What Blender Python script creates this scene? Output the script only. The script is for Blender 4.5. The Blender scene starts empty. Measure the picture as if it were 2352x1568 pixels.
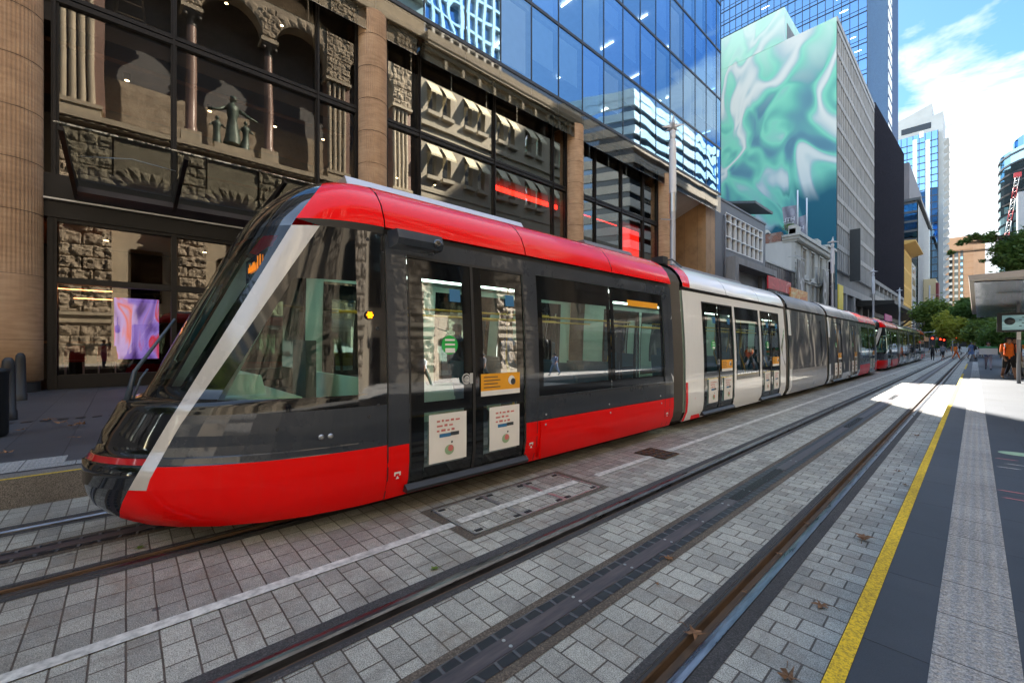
import bpy, math, random
import numpy as np
from mathutils import Vector, Matrix, noise
R = math.radians
random.seed(7)
SC = bpy.context.scene
COL = SC.collection
# ---------------------------------------------------------------- camera model (metres; street runs along +Y, camera stands at X=0 Y=0)
FP, CXP, HYP, VXP = 970.0, 1176.0, 792.0, 2240.0
TH = math.atan((VXP - CXP) / FP)
CT, ST = math.cos(TH), math.sin(TH)
CH = 1.70
def _ray(x, y):
    a = (x - CXP) / FP
    return (a*CT - ST, a*ST + CT, (HYP - y) / FP)
def at_x(x, y, X):
    r = _ray(x, y); k = X / r[0]
    return (X, r[1]*k, CH + r[2]*k)
def at_y(x, y, Y):
    r = _ray(x, y); k = Y / r[1]
    return (r[0]*k, Y, CH + r[2]*k)
def at_z(x, y, Z=0.0):
    r = _ray(x, y); k = (Z - CH) / r[2]
    return (r[0]*k, r[1]*k, Z)
# ---------------------------------------------------------------- materials
MATS = {}
def nt(name):
    m = bpy.data.materials.new(name); m.use_nodes = True
    n = m.node_tree; n.nodes.clear()
    out = n.nodes.new('ShaderNodeOutputMaterial')
    MATS[name] = m
    return m, n, out
def N(n, typ, **kw):
    d = n.nodes.new(typ)
    for k, v in kw.items():
        if k in ('i',):
            for kk, vv in v.items(): d.inputs[kk].default_value = vv
        else: setattr(d, k, v)
    return d
def c4(c): return (c[0], c[1], c[2], 1.0)
def math_(n, op, a, b=None, clamp=False):
    d = n.nodes.new('ShaderNodeMath'); d.operation = op; d.use_clamp = clamp
    for i, v in enumerate((a, b)):
        if v is None: continue
        if isinstance(v, (int, float)): d.inputs[i].default_value = v
        else: n.links.new(v, d.inputs[i])
    return d.outputs[0]
def ramp(n, fac, stops, interp='LINEAR'):
    d = n.nodes.new('ShaderNodeValToRGB'); d.color_ramp.interpolation = interp
    e = d.color_ramp.elements
    while len(e) < len(stops): e.new(0.5)
    for k, (p, c) in enumerate(stops):
        e[k].position = p; e[k].color = c4(c) if not isinstance(c, (int, float)) else (c, c, c, 1)
    n.links.new(fac, d.inputs[0])
    return d.outputs[0]
def mixc(n, fac, a, b, mode='MIX'):
    d = n.nodes.new('ShaderNodeMix'); d.data_type = 'RGBA'; d.blend_type = mode
    for s, v in ((0, fac), (6, a), (7, b)):
        if isinstance(v, (int, float)): d.inputs[s].default_value = v
        elif isinstance(v, tuple): d.inputs[s].default_value = c4(v)
        else: n.links.new(v, d.inputs[s])
    return d.outputs[2]
def coords(n, scale=(1, 1, 1), kind='Object', rot=(0, 0, 0), loc=(0, 0, 0)):
    t = n.nodes.new('ShaderNodeTexCoord')
    m = n.nodes.new('ShaderNodeMapping'); m.inputs['Scale'].default_value = scale
    m.inputs['Rotation'].default_value = rot; m.inputs['Location'].default_value = loc
    n.links.new(t.outputs[kind], m.inputs[0])
    return m.outputs[0]
def noisef(n, vec, scale, detail=3, rough=.55, dist=0):
    d = n.nodes.new('ShaderNodeTexNoise')
    d.inputs['Scale'].default_value = scale; d.inputs['Detail'].default_value = detail
    d.inputs['Roughness'].default_value = rough; d.inputs['Distortion'].default_value = dist
    n.links.new(vec, d.inputs['Vector'])
    return d.outputs['Fac']
def bsdf(n, out, color, rough=.5, metal=0, coat=0, ior=1.5, spec=.5, bump=None, bstr=.3, bdist=.01, emit=None, estr=0):
    p = n.nodes.new('ShaderNodeBsdfPrincipled')
    for nm, v in (('Base Color', color), ('Roughness', rough), ('Metallic', metal)):
        if isinstance(v, tuple): p.inputs[nm].default_value = c4(v)
        elif isinstance(v, (int, float)): p.inputs[nm].default_value = v
        else: n.links.new(v, p.inputs[nm])
    p.inputs['Coat Weight'].default_value = coat; p.inputs['Coat Roughness'].default_value = .03
    p.inputs['IOR'].default_value = ior; p.inputs['Specular IOR Level'].default_value = spec
    if emit is not None:
        if isinstance(emit, tuple): p.inputs['Emission Color'].default_value = c4(emit)
        else: n.links.new(emit, p.inputs['Emission Color'])
        p.inputs['Emission Strength'].default_value = estr
    if bump is not None:
        b = n.nodes.new('ShaderNodeBump'); b.inputs['Strength'].default_value = bstr; b.inputs['Distance'].default_value = bdist
        n.links.new(bump, b.inputs['Height']); n.links.new(b.outputs[0], p.inputs['Normal'])
    n.links.new(p.outputs[0], out.inputs[0])
    return p
def simple(name, color, rough=.5, metal=0, var=.12, nscale=2.0, coat=0, ior=1.5, spec=.5, bump=0, bscale=60, emit=None, estr=0, streak=False):
    m, n, out = nt(name)
    v = coords(n, (1, 1, .25) if streak else (1, 1, 1))
    f = noisef(n, v, nscale, 5, .6)
    lo = tuple(max(0, c*(1-var)) for c in color); hi = tuple(min(1, c*(1+var)) for c in color)
    c = ramp(n, f, [(.3, lo), (.7, hi)])
    r = math_(n, 'MULTIPLY_ADD', f, .12); r.node.inputs[2].default_value = max(0, rough-.06)
    bp = noisef(n, coords(n), bscale, 3) if bump else None
    bsdf(n, out, c, r, metal, coat, ior, spec, bp, bump, .01, emit, estr)
    return m
def glass(name, tint=(.6, .7, .66), refl=.12, gtint=(1, 1, 1), wav=.0, wscale=.35, ior=1.6, add=0.0):
    """thin glazing: tinted see-through plus a mirror coat"""
    m, n, out = nt(name)
    tr = n.nodes.new('ShaderNodeBsdfTransparent'); tr.inputs[0].default_value = c4(tint)
    gl = n.nodes.new('ShaderNodeBsdfAnisotropic') if False else n.nodes.new('ShaderNodeBsdfGlossy')
    gl.inputs['Roughness'].default_value = .0; gl.inputs['Color'].default_value = c4(gtint)
    fr = n.nodes.new('ShaderNodeFresnel'); fr.inputs['IOR'].default_value = ior
    fac = math_(n, 'ADD', fr.outputs[0], refl, True)
    if wav:
        b = n.nodes.new('ShaderNodeBump'); b.inputs['Strength'].default_value = wav; b.inputs['Distance'].default_value = .05
        n.links.new(noisef(n, coords(n, kind='Object'), wscale, 1, .4), b.inputs['Height'])
        n.links.new(b.outputs[0], gl.inputs['Normal'])
    mx = n.nodes.new('ShaderNodeMixShader')
    n.links.new(fac, mx.inputs[0]); n.links.new(tr.outputs[0], mx.inputs[1]); n.links.new(gl.outputs[0], mx.inputs[2])
    n.links.new(mx.outputs[0], out.inputs[0])
    return m
# ---------------------------------------------------------------- mesh builder
ORG = {}
class MB:
    def __init__(s): s.v = []; s.f = []; s.m = []; s.sm = []
    def add(s, vs, fs, m=0, smooth=False):
        o = len(s.v); s.v.extend(vs)
        for f in fs: s.f.append(tuple(i+o for i in f)); s.m.append(m); s.sm.append(smooth)
        return s
    def box(s, x0, x1, y0, y1, z0, z1, m=0):
        if x0 > x1: x0, x1 = x1, x0
        if y0 > y1: y0, y1 = y1, y0
        if z0 > z1: z0, z1 = z1, z0
        vs = [(x0,y0,z0),(x1,y0,z0),(x1,y1,z0),(x0,y1,z0),(x0,y0,z1),(x1,y0,z1),(x1,y1,z1),(x0,y1,z1)]
        return s.add(vs, [(3,2,1,0),(4,5,6,7),(0,1,5,4),(1,2,6,5),(2,3,7,6),(3,0,4,7)], m)
    def quad(s, a, b, c, d, m=0): return s.add([a, b, c, d], [(0,1,2,3)], m)
    def prism(s, poly, axis, a, b, m=0):
        """extrude a 2-D polygon along axis 'x','y' or 'z' from a to b"""
        def P(p, t):
            return {'x': (t, p[0], p[1]), 'y': (p[0], t, p[1]), 'z': (p[0], p[1], t)}[axis]
        k = len(poly); vs = [P(p, a) for p in poly] + [P(p, b) for p in poly]
        fs = [tuple(range(k))[::-1], tuple(range(k, 2*k))] + [(i, (i+1) % k, k+(i+1) % k, k+i) for i in range(k)]
        return s.add(vs, fs, m)
    def lathe(s, prof, c, n=16, m=0, smooth=True, ax='z', cap=True):
        """prof: (radius, height) from bottom to top round a vertical axis at c"""
        vs = []
        for r, h in prof:
            for i in range(n):
                t = 2*math.pi*i/n; a, b = r*math.cos(t), r*math.sin(t)
                vs.append({'z': (c[0]+a, c[1]+b, c[2]+h), 'y': (c[0]+a, c[1]+h, c[2]+b), 'x': (c[0]+h, c[1]+a, c[2]+b)}[ax])
        fs = []
        for j in range(len(prof)-1):
            for i in range(n):
                k = (i+1) % n; fs.append((j*n+i, j*n+k, (j+1)*n+k, (j+1)*n+i))
        s.add(vs, fs, m, smooth)
        if cap:
            s.add([vs[i] for i in range(n)], [tuple(range(n))[::-1]], m)
            s.add([vs[(len(prof)-1)*n+i] for i in range(n)], [tuple(range(n))], m)
        return s
    def tube(s, path, r, n=8, m=0, smooth=True):
        P = [Vector(p) for p in path]; rs = r if isinstance(r, (list, tuple)) else [r]*len(P)
        vs = []; up = Vector((0, 0, 1))
        for i, p in enumerate(P):
            d = (P[min(i+1, len(P)-1)] - P[max(i-1, 0)]).normalized()
            a = d.cross(up)
            if a.length < 1e-3: a = d.cross(Vector((1, 0, 0)))
            a.normalize(); b = a.cross(d).normalized()
            for k in range(n):
                t = 2*math.pi*k/n; vs.append(tuple(p + (a*math.cos(t) + b*math.sin(t))*rs[i]))
        fs = []
        for j in range(len(P)-1):
            for i in range(n):
                k = (i+1) % n; fs.append((j*n+i, j*n+k, (j+1)*n+k, (j+1)*n+i))
        fs += [tuple(range(n))[::-1], tuple(range((len(P)-1)*n, len(P)*n))]
        return s.add(vs, fs, m, smooth)
    def build(s, name, mats, parent=None, org=None):
        if not isinstance(mats, (list, tuple)): mats = [mats]
        if org is None: org = ORG.get(parent.name, (0, 0, 0)) if parent else (0, 0, 0)
        me = bpy.data.meshes.new(name)
        v = s.v
        if org != (0, 0, 0): v = [(a-org[0], b-org[1], c-org[2]) for a, b, c in v]
        me.from_pydata(v, [], s.f)
        for m in mats: me.materials.append(MATS[m] if isinstance(m, str) else m)
        me.polygons.foreach_set('material_index', s.m); me.polygons.foreach_set('use_smooth', s.sm)
        me.update()
        o = bpy.data.objects.new(name, me); COL.objects.link(o)
        if parent: o.parent = parent; ORG[o.name] = org
        return o
def tag(o, label, cat, group=None):
    o['label'] = label; o['category'] = cat
    if group: o['group'] = group
    return o
def thing(name, label, cat, loc=(0, 0, 0), group=None):
    o = bpy.data.objects.new(name, None); COL.objects.link(o); o.location = loc; o.empty_display_size = .2
    ORG[o.name] = tuple(loc)
    return tag(o, label, cat, group)
def solo(mb, name, mats, label, cat, loc=(0, 0, 0), group=None):
    """a thing that is a single mesh, origin at loc"""
    o = mb.build(name, mats, None, tuple(loc)); o.location = loc
    return tag(o, label, cat, group)
def struct(mb, name, mats, kind='structure'):
    o = mb.build(name, mats); o['kind'] = kind; return o
def plabel(o, t): o['label'] = t; return o
def kids(o): return [c for c in bpy.data.objects if c.parent == o]
def copy_tree(o, loc, label, rotz=None, scale=None):
    ch = {}
    for c in bpy.data.objects:
        if c.parent: ch.setdefault(c.parent.name, []).append(c)
    def rec(a, par):
        b = a.copy(); COL.objects.link(b)
        if par: b.parent = par
        for k in ch.get(a.name, []): rec(k, b)
        return b
    r = rec(o, None); r.location = loc; r['label'] = label
    if rotz is not None: r.rotation_euler = (0, 0, rotz)
    if scale: r.scale = (scale,)*3
    return r
def many(parent, name, boxes, mat, limit=100, pos=(0, 0, 2)):
    """each box a part of its own; past the limit the farthest ones in one part marked stuff"""
    d = lambda b: (abs((b[0]+b[1])/2-pos[0])+abs((b[2]+b[3])/2-pos[1])+abs((b[4]+b[5])/2-pos[2]))
    bs = sorted(boxes, key=d)
    for b in bs[:limit]: MB().box(*b).build(name, mat, parent)
    if len(bs) > limit:
        m = MB()
        for b in bs[limit:]: m.box(*b)
        o = m.build(name, mat, parent); o['kind'] = 'stuff'
# ================================================================ materials
simple('red_paint', (.78, .003, .002), .35, coat=.4, var=.05, spec=.3)
simple('roof_red', (.78, .005, .003), .22, coat=.35, var=.05, spec=.3)
simple('grey_paint', (.035, .040, .050), .28, coat=1, var=.08)
simple('white_paint', (.74, .71, .66), .30, coat=1, var=.05)
simple('silver_paint', (.38, .36, .34), .28, metal=.3, coat=1, var=.08)
simple('gloss_black', (.006, .006, .007), .06, coat=1, ior=1.6, var=.05)
simple('frit', (.006, .007, .008), .03, coat=.0, ior=1.5, var=.05)
simple('pillar_grey', (.50, .48, .45), .28, coat=.8, var=.04)
simple('rubber', (.014, .014, .015), .55, var=.2)
simple('bellows', (.055, .052, .050), .5, var=.2)
simple('dark_metal', (.030, .032, .036), .4, metal=.2, var=.15)
simple('wiper_blue', (.05, .07, .10), .4, var=.1)
simple('joint_dark', (.06, .04, .03), .9)
simple('steel', (.45, .46, .47), .35, metal=.8, var=.1)
simple('interior_grey', (.48, .62, .55), .5, var=.08)
simple('interior_dark', (.05, .06, .06), .6, var=.1)
simple('interior_white', (.60, .64, .60), .5, var=.05)
simple('seat_blue', (.03, .10, .16), .7, var=.15)
simple('pole_yellow', (.75, .42, .02), .35, var=.05)
simple('sticker_green', (.0, .42, .06), .4, var=.04)
simple('sticker_orange', (.80, .36, .01), .45, var=.05)
simple('sticker_white', (.78, .78, .77), .5, var=.04)
simple('sticker_red', (.60, .03, .03), .5, var=.1)
simple('sticker_pale_red', (.55, .16, .15), .5)
simple('sticker_pale_green', (.28, .42, .26), .5)
simple('ink_dark', (.03, .04, .05), .5, var=.1)
simple('ink_blue', (.03, .16, .35), .5, var=.1)
simple('amber_lamp', (.8, .25, .01), .3, emit=(1, .22, .0), estr=.9)
simple('lamp_red_band', (.45, .004, .01), .15, coat=1)
simple('led_orange', (.8, .2, .0), .4, emit=(1, .22, .0), estr=.16)
glass('tram_glass', (.78, .97, .90), .17, wav=.10, wscale=.5)
glass('cab_glass', (.74, .95, .88), -.01, wav=.05, wscale=.5, ior=1.45)
glass('windscreen_glass', (.80, .97, .89), -.02, wav=.05, wscale=.6)
glass('shop_glass', (.50, .45, .39), .045, gtint=(1, .90, .76), wav=.06, wscale=.4)
glass('skin_glass', (.55, .74, .95), .26, gtint=(.42, .72, 1.0), wav=.2, wscale=.35)
glass('edge_glass', (.80, .88, .88), .10)
glass('upper_glass', (.46, .43, .39), .17, gtint=(1, .93, .80), wav=.06, wscale=.4)
glass('canopy_glass', (.72, .80, .80), .12)
glass('skin_glass_deep', (.45, .62, .85), .34, gtint=(.36, .64, .96), wav=.28, wscale=.5)
glass('skin_glass_pale', (.66, .80, .95), .22, gtint=(.55, .80, 1.0), wav=.15, wscale=.3)
glass('tower_glass_blue', (.10, .18, .30), .42, gtint=(.35, .62, .95), wav=.5, wscale=.22)
glass('tower_glass_green', (.14, .24, .22), .38, gtint=(.60, .85, .85), wav=.4, wscale=.25)
glass('small_window_glass', (.04, .045, .05), .18, wav=.3, wscale=.5)
simple('blind', (.75, .80, .84), .7, var=.04)
simple('mullion', (.012, .012, .014), .4, var=.2)
simple('bronze_frame', (.010, .008, .007), .45, var=.15, spec=.3)
simple('shop_wood', (.20, .10, .045), .5, var=.2)
simple('shop_dark', (.022, .018, .015), .6, var=.2)
simple('shop_ceiling', (.10, .09, .08), .6, var=.1)
simple('office_ceiling', (.40, .42, .45), .7, var=.1)
simple('ceiling_lamp', (.9, .9, .8), .4, emit=(1, .93, .75), estr=1.6)
simple('tram_fill_lamp', (.9, .95, .9), .4, emit=(.85, 1, .9), estr=1.1)  # glow for interior lamps added to brighten the tram windows
simple('warm_lamp', (.9, .7, .4), .4, emit=(1, .72, .38), estr=5)
simple('orange_strip', (.9, .4, .2), .4, emit=(1, .35, .12), estr=3.0)
simple('yellow_tube', (.9, .8, .3), .4, emit=(1, .78, .25), estr=1.6)
simple('red_neon', (.7, .02, .01), .4, emit=(1, .02, .01), estr=1.8)
simple('red_wall', (.45, .01, .01), .5, emit=(1, .02, .01), estr=.5)
simple('chair_red', (.35, .01, .01), .5)
simple('lamp_white', (.62, .63, .66), .35, var=.05)
simple('lamp_grey', (.36, .37, .40), .35, metal=.3, var=.08)
simple('fin_blue', (.13, .24, .40), .5, spec=.2)
simple('navy_panel', (.018, .045, .11), .5, spec=.2)
simple('post_dark', (.012, .013, .015), .5, var=.2)
simple('concrete', (.27, .26, .25), .8, var=.22, nscale=.8, bump=.3, bscale=8, streak=True)
simple('concrete_dark', (.13, .13, .135), .7, var=.2, nscale=.6, streak=True)
simple('panel_grey', (.15, .155, .17), .55, var=.10, nscale=.3, streak=True)
simple('plum_panel', (.055, .045, .050), .5, var=.25, nscale=.6, streak=True)
simple('stucco', (.46, .44, .39), .8, var=.14, nscale=.5, bump=.2, bscale=6, streak=True)
simple('stucco_white', (.60, .58, .53), .8, var=.16, nscale=.35, streak=True)
simple('roof_grey', (.09, .095, .10), .6, var=.2)
simple('granite_pink', (.30, .20, .17), .35, var=.2, nscale=12)
simple('bronze_statue', (.10, .14, .12), .5, metal=.2, var=.35, nscale=3)
simple('cream_stone', (.42, .38, .31), .8, var=.12, nscale=.5, streak=True)
simple('tower_white', (.62, .63, .62), .6, var=.08)
simple('black_fin', (.016, .015, .022), .85, var=.3, spec=.1)
simple('ochre', (.55, .34, .10), .7, var=.12)
simple('ochre_brick', (.34, .15, .06), .8, var=.25)
simple('terracotta', (.40, .23, .13), .8, var=.12, nscale=.15)
simple('cream_wall', (.60, .48, .29), .8, var=.08)
simple('maroon', (.20, .02, .03), .6)
simple('tower_grey', (.33, .36, .38), .6, var=.12, nscale=.1)
simple('bark', (.11, .085, .06), .9, var=.35, nscale=6, bump=.6, bscale=15)
simple('yellow_sign', (.75, .55, .01), .5)
simple('magenta', (.42, .02, .16), .5)
simple('white_plain', (.75, .75, .73), .5, var=.05)
simple('shelter_beige', (.34, .30, .26), .5, var=.08)
simple('skin_tone', (.30, .16, .10), .55, var=.1)
simple('cloth_orange', (.85, .16, .01), .8, var=.15, nscale=9)
simple('cloth_black', (.012, .012, .014), .8)
simple('cloth_white', (.62, .63, .66), .8)
simple('cloth_blue', (.12, .18, .34), .8)
simple('cloth_grey', (.22, .22, .25), .8)
simple('cloth_lilac', (.42, .38, .46), .8)
simple('boots_tan', (.22, .13, .06), .8)
simple('hair_dark', (.015, .011, .009), .6)
simple('signal_red', (.8, .02, .01), .4, emit=(1, .03, .01), estr=1.6)
simple('signal_green', (.01, .5, .3), .4, emit=(.02, 1, .55), estr=1.6)
simple('sign_orange', (.8, .25, .02), .5)
simple('sign_green', (.03, .28, .10), .5)
simple('crane_red', (.5, .03, .04), .5)
simple('lime_hat', (.6, .6, .02), .6)

def leafmat(name, a, b, tr=.35):
    m, n, out = nt(name)
    v = coords(n); f = noisef(n, v, .9, 4); g = noisef(n, v, 9, 2)
    c = ramp(n, math_(n, 'ADD', math_(n, 'MULTIPLY', f, .6), math_(n, 'MULTIPLY', g, .4)), [(.35, a), (.62, b)])
    p = n.nodes.new('ShaderNodeBsdfPrincipled'); n.links.new(c, p.inputs['Base Color']); p.inputs['Roughness'].default_value = .55
    t = n.nodes.new('ShaderNodeBsdfTranslucent'); n.links.new(c, t.inputs[0])
    mx = n.nodes.new('ShaderNodeMixShader'); mx.inputs[0].default_value = tr
    n.links.new(p.outputs[0], mx.inputs[1]); n.links.new(t.outputs[0], mx.inputs[2]); n.links.new(mx.outputs[0], out.inputs[0])
leafmat('leaf_dark', (.05, .12, .03), (.15, .27, .06), .45)
leafmat('leaf_mid', (.07, .14, .025), (.24, .32, .06), .5)
leafmat('leaf_sun_tint', (.20, .26, .03), (.50, .48, .07), .5)  # yellow-green sunlight put into the leaf colour of a shaded tree
simple('dead_leaf', (.22, .11, .05), .8, var=.5, nscale=30)

def paver(name, c1, c2, mortar, bw, rh, speck=.5, off=.5, msize=.006, rot=0, bumpd=.004, stain=True):
    m, n, out = nt(name)
    v = coords(n, rot=(0, 0, rot))
    b = n.nodes.new('ShaderNodeTexBrick'); b.offset = off; b.offset_frequency = 2
    b.inputs['Scale'].default_value = 1.0; b.inputs['Brick Width'].default_value = bw; b.inputs['Row Height'].default_value = rh
    b.inputs['Mortar Size'].default_value = msize; b.inputs['Mortar Smooth'].default_value = .4; b.inputs['Bias'].default_value = 0
    b.inputs['Color1'].default_value = c4(c1); b.inputs['Color2'].default_value = c4(c2); b.inputs['Mortar'].default_value = c4(mortar)
    # joints wander a little
    wv = n.nodes.new('ShaderNodeTexNoise'); wv.inputs['Scale'].default_value = 3.0; wv.inputs['Detail'].default_value = 3
    n.links.new(v, wv.inputs['Vector'])
    sc = n.nodes.new('ShaderNodeVectorMath'); sc.operation = 'SCALE'; sc.inputs[3].default_value = .010; n.links.new(wv.outputs['Color'], sc.inputs[0])
    av = n.nodes.new('ShaderNodeVectorMath'); av.operation = 'ADD'; n.links.new(v, av.inputs[0]); n.links.new(sc.outputs[0], av.inputs[1])
    n.links.new(av.outputs[0], b.inputs['Vector'])
    s1 = noisef(n, v, 150, 3, .75)
    sp = ramp(n, s1, [(.38, 1-speck*1.3), (.5, 1.0), (.62, 1+speck)]); 
    c = mixc(n, 1.0, b.outputs['Color'], sp, 'MULTIPLY')
    big = noisef(n, v, .9, 5, .65)
    bg = ramp(n, big, [(.32, .74), (.5, 1.0), (.7, 1.12)])
    c = mixc(n, 1.0, c, bg, 'MULTIPLY')
    if stain:
        st = ramp(n, noisef(n, v, 2.3, 5, .7, .6), [(.50, 0.0), (.68, 1.0)])
        c = mixc(n, math_(n, 'MULTIPLY', st, .42), c, (.17, .125, .085))
        dk = ramp(n, noisef(n, coords(n, (3.2, .55, 1)), 1.6, 5, .7, .3), [(.55, 0.0), (.72, 1.0)])
        c = mixc(n, math_(n, 'MULTIPLY', dk, .45), c, (.06, .055, .05))
        hv = ramp(n, noisef(n, v, 26, 4, .75), [(.35, .82), (.65, 1.14)])
        c = mixc(n, 1.0, c, hv, 'MULTIPLY')
        vo = n.nodes.new('ShaderNodeTexVoronoi'); vo.inputs['Scale'].default_value = 1.7; n.links.new(av.outputs[0], vo.inputs['Vector'])
        gum = ramp(n, math_(n, 'ADD', vo.outputs['Distance'], math_(n, 'MULTIPLY', noisef(n, v, 40, 1), .03)), [(.050, 1.0), (.062, 0.0)])
        c = mixc(n, math_(n, 'MULTIPLY', gum, .75), c, (.035, .035, .04))
    h = math_(n, 'ADD', math_(n, 'MULTIPLY', math_(n, 'SUBTRACT', 1.0, b.outputs['Fac']), 1.0), math_(n, 'MULTIPLY', s1, .18))
    bsdf(n, out, c, .55 if name == 'slab_blue' else .58, bump=h, bstr=.8, bdist=bumpd, spec=.35 if name == 'slab_blue' else .5)
paver('paver_light', (.42, .405, .345), (.265, .255, .22), (.085, .068, .052), .205, .148)
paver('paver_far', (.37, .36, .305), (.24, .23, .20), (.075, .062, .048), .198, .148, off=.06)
paver('slab_dark', (.058, .060, .066), (.044, .046, .052), (.020, .020, .022), 1.2, .60, speck=.12, stain=False, msize=.006)
paver('slab_light', (.40, .39, .37), (.32, .31, .30), (.08, .08, .08), .9, .6, speck=.15, stain=False, msize=.005)
paver('slab_blue', (.036, .042, .052), (.028, .034, .044), (.012, .012, .014), .9, .87, speck=.14, stain=False, msize=.004)
paver('kerb_granite', (.16, .15, .14), (.13, .125, .12), (.05, .05, .05), 4.0, 1.4, speck=.6, stain=False)
paver('tile_sandstone', (.42, .25, .12), (.34, .20, .10), (.10, .07, .05), 1.3, 1.0, speck=.10, stain=False, msize=.012, bumpd=.01)

def tactile():
    m, n, out = nt('tactile_granite')
    v = coords(n, loc=(1.3, 0, 0))
    s1 = noisef(n, v, 120, 3, .7)
    c = ramp(n, s1, [(.35, (.17, .17, .165)), (.5, (.33, .33, .32)), (.65, (.52, .51, .49))])
    c = mixc(n, 1.0, c, ramp(n, noisef(n, v, 1.3, 4), [(.3, .8), (.7, 1.1)]), 'MULTIPLY')
    b = n.nodes.new('ShaderNodeTexBrick'); b.offset = 0; b.inputs['Scale'].default_value = 1
    b.inputs['Brick Width'].default_value = 3.0; b.inputs['Row Height'].default_value = .45; b.inputs['Mortar Size'].default_value = .004
    n.links.new(v, b.inputs['Vector'])
    c = mixc(n, b.outputs['Fac'], c, (.05, .05, .05))
    w = n.nodes.new('ShaderNodeTexWave'); w.bands_direction = 'X'; w.inputs['Scale'].default_value = 5.2; w.inputs['Distortion'].default_value = .4
    w.inputs['Detail'].default_value = 2; n.links.new(v, w.inputs['Vector'])
    w2 = n.nodes.new('ShaderNodeTexWave'); w2.bands_direction = 'Y'; w2.inputs['Scale'].default_value = 7.5; n.links.new(v, w2.inputs['Vector'])
    h = math_(n, 'ADD', math_(n, 'MULTIPLY', w.outputs['Fac'], w2.outputs['Fac']), math_(n, 'MULTIPLY', s1, .5))
    bsdf(n, out, c, .75, bump=h, bstr=1, bdist=.012)
tactile()
def asphalt(name, c1, c2, sc=120, bumpd=.006, stones=.3):
    m, n, out = nt(name)
    v = coords(n)
    f = noisef(n, v, sc, 3, .7); g = noisef(n, v, 1.5, 4)
    c = ramp(n, f, [(.35, c1), (.55, c2), (.72, tuple(min(1, k*(1+stones*4)) for k in c2))])
    c = mixc(n, 1.0, c, ramp(n, g, [(.3, .75), (.7, 1.15)]), 'MULTIPLY')
    bsdf(n, out, c, .8, bump=f, bstr=1, bdist=bumpd)
asphalt('bedding_brown', (.050, .038, .027), (.115, .090, .066), 90)
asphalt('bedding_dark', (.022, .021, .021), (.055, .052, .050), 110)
asphalt('bitumen', (.030, .030, .032), (.060, .060, .062), 60)
asphalt('yellow_line', (.30, .20, .02), (.70, .47, .015), 80, .002, .05)
asphalt('white_line', (.40, .39, .35), (.62, .60, .54), 14, .002, .05)
def railmat(name, c1, c2, rough, metal):
    m, n, out = nt(name)
    v = coords(n, (1, .12, 1)); f = noisef(n, v, 30, 4, .6)
    bsdf(n, out, ramp(n, f, [(.3, c1), (.7, c2)]), math_(n, 'ADD', math_(n, 'MULTIPLY', f, .2), rough), metal)
railmat('rail_head', (.09, .095, .11), (.26, .28, .31), .20, .95)
railmat('rail_rust', (.045, .025, .012), (.12, .065, .028), .65, .0)
railmat('rail_flank', (.02, .018, .018), (.05, .045, .042), .6, .2)
railmat('conductor', (.045, .040, .050), (.12, .095, .095), .35, .35)
def hexmat():
    m, n, out = nt('hex_rubber')
    v = coords(n, (11.5, 8.0, 1)); vo = n.nodes.new('ShaderNodeTexVoronoi'); vo.feature = 'DISTANCE_TO_EDGE'
    vo.inputs['Scale'].default_value = 1.0; vo.inputs['Randomness'].default_value = .18; n.links.new(v, vo.inputs['Vector'])
    e = ramp(n, vo.outputs['Distance'], [(.06, 1.0), (.12, 0.0)])
    bsdf(n, out, mixc(n, e, (.008, .009, .012), (.075, .078, .085)), .5, bump=e, bstr=.9, bdist=.01)
hexmat()
def fluted():
    m, n, out = nt('sandstone')
    v = coords(n)
    f = noisef(n, v, 1.2, 5, .6); g = noisef(n, coords(n, (1, 1, 6)), 2.2, 4)
    c = ramp(n, math_(n, 'ADD', math_(n, 'MULTIPLY', f, .5), math_(n, 'MULTIPLY', g, .5)), [(.32, (.31, .19, .105)), (.5, (.43, .27, .155)), (.68, (.52, .35, .21))])
    bsdf(n, out, c, .75, bump=noisef(n, v, 60, 3), bstr=.25, bdist=.006)
fluted()
def roughstone():
    m, n, out = nt('rough_stone')
    v = coords(n)
    f = noisef(n, v, 1.0, 6, .65); g = noisef(n, v, 9, 5, .65)
    c = ramp(n, math_(n, 'ADD', math_(n, 'MULTIPLY', f, .5), math_(n, 'MULTIPLY', g, .5)), [(.35, (.20, .16, .12)), (.5, (.36, .30, .23)), (.66, (.50, .43, .33))])
    bsdf(n, out, c, .85, bump=g, bstr=.8, bdist=.05)
roughstone()
simple('dressed_stone', (.46, .40, .31), .8, var=.16, nscale=1.5, bump=.25, bscale=25, streak=True)
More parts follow.
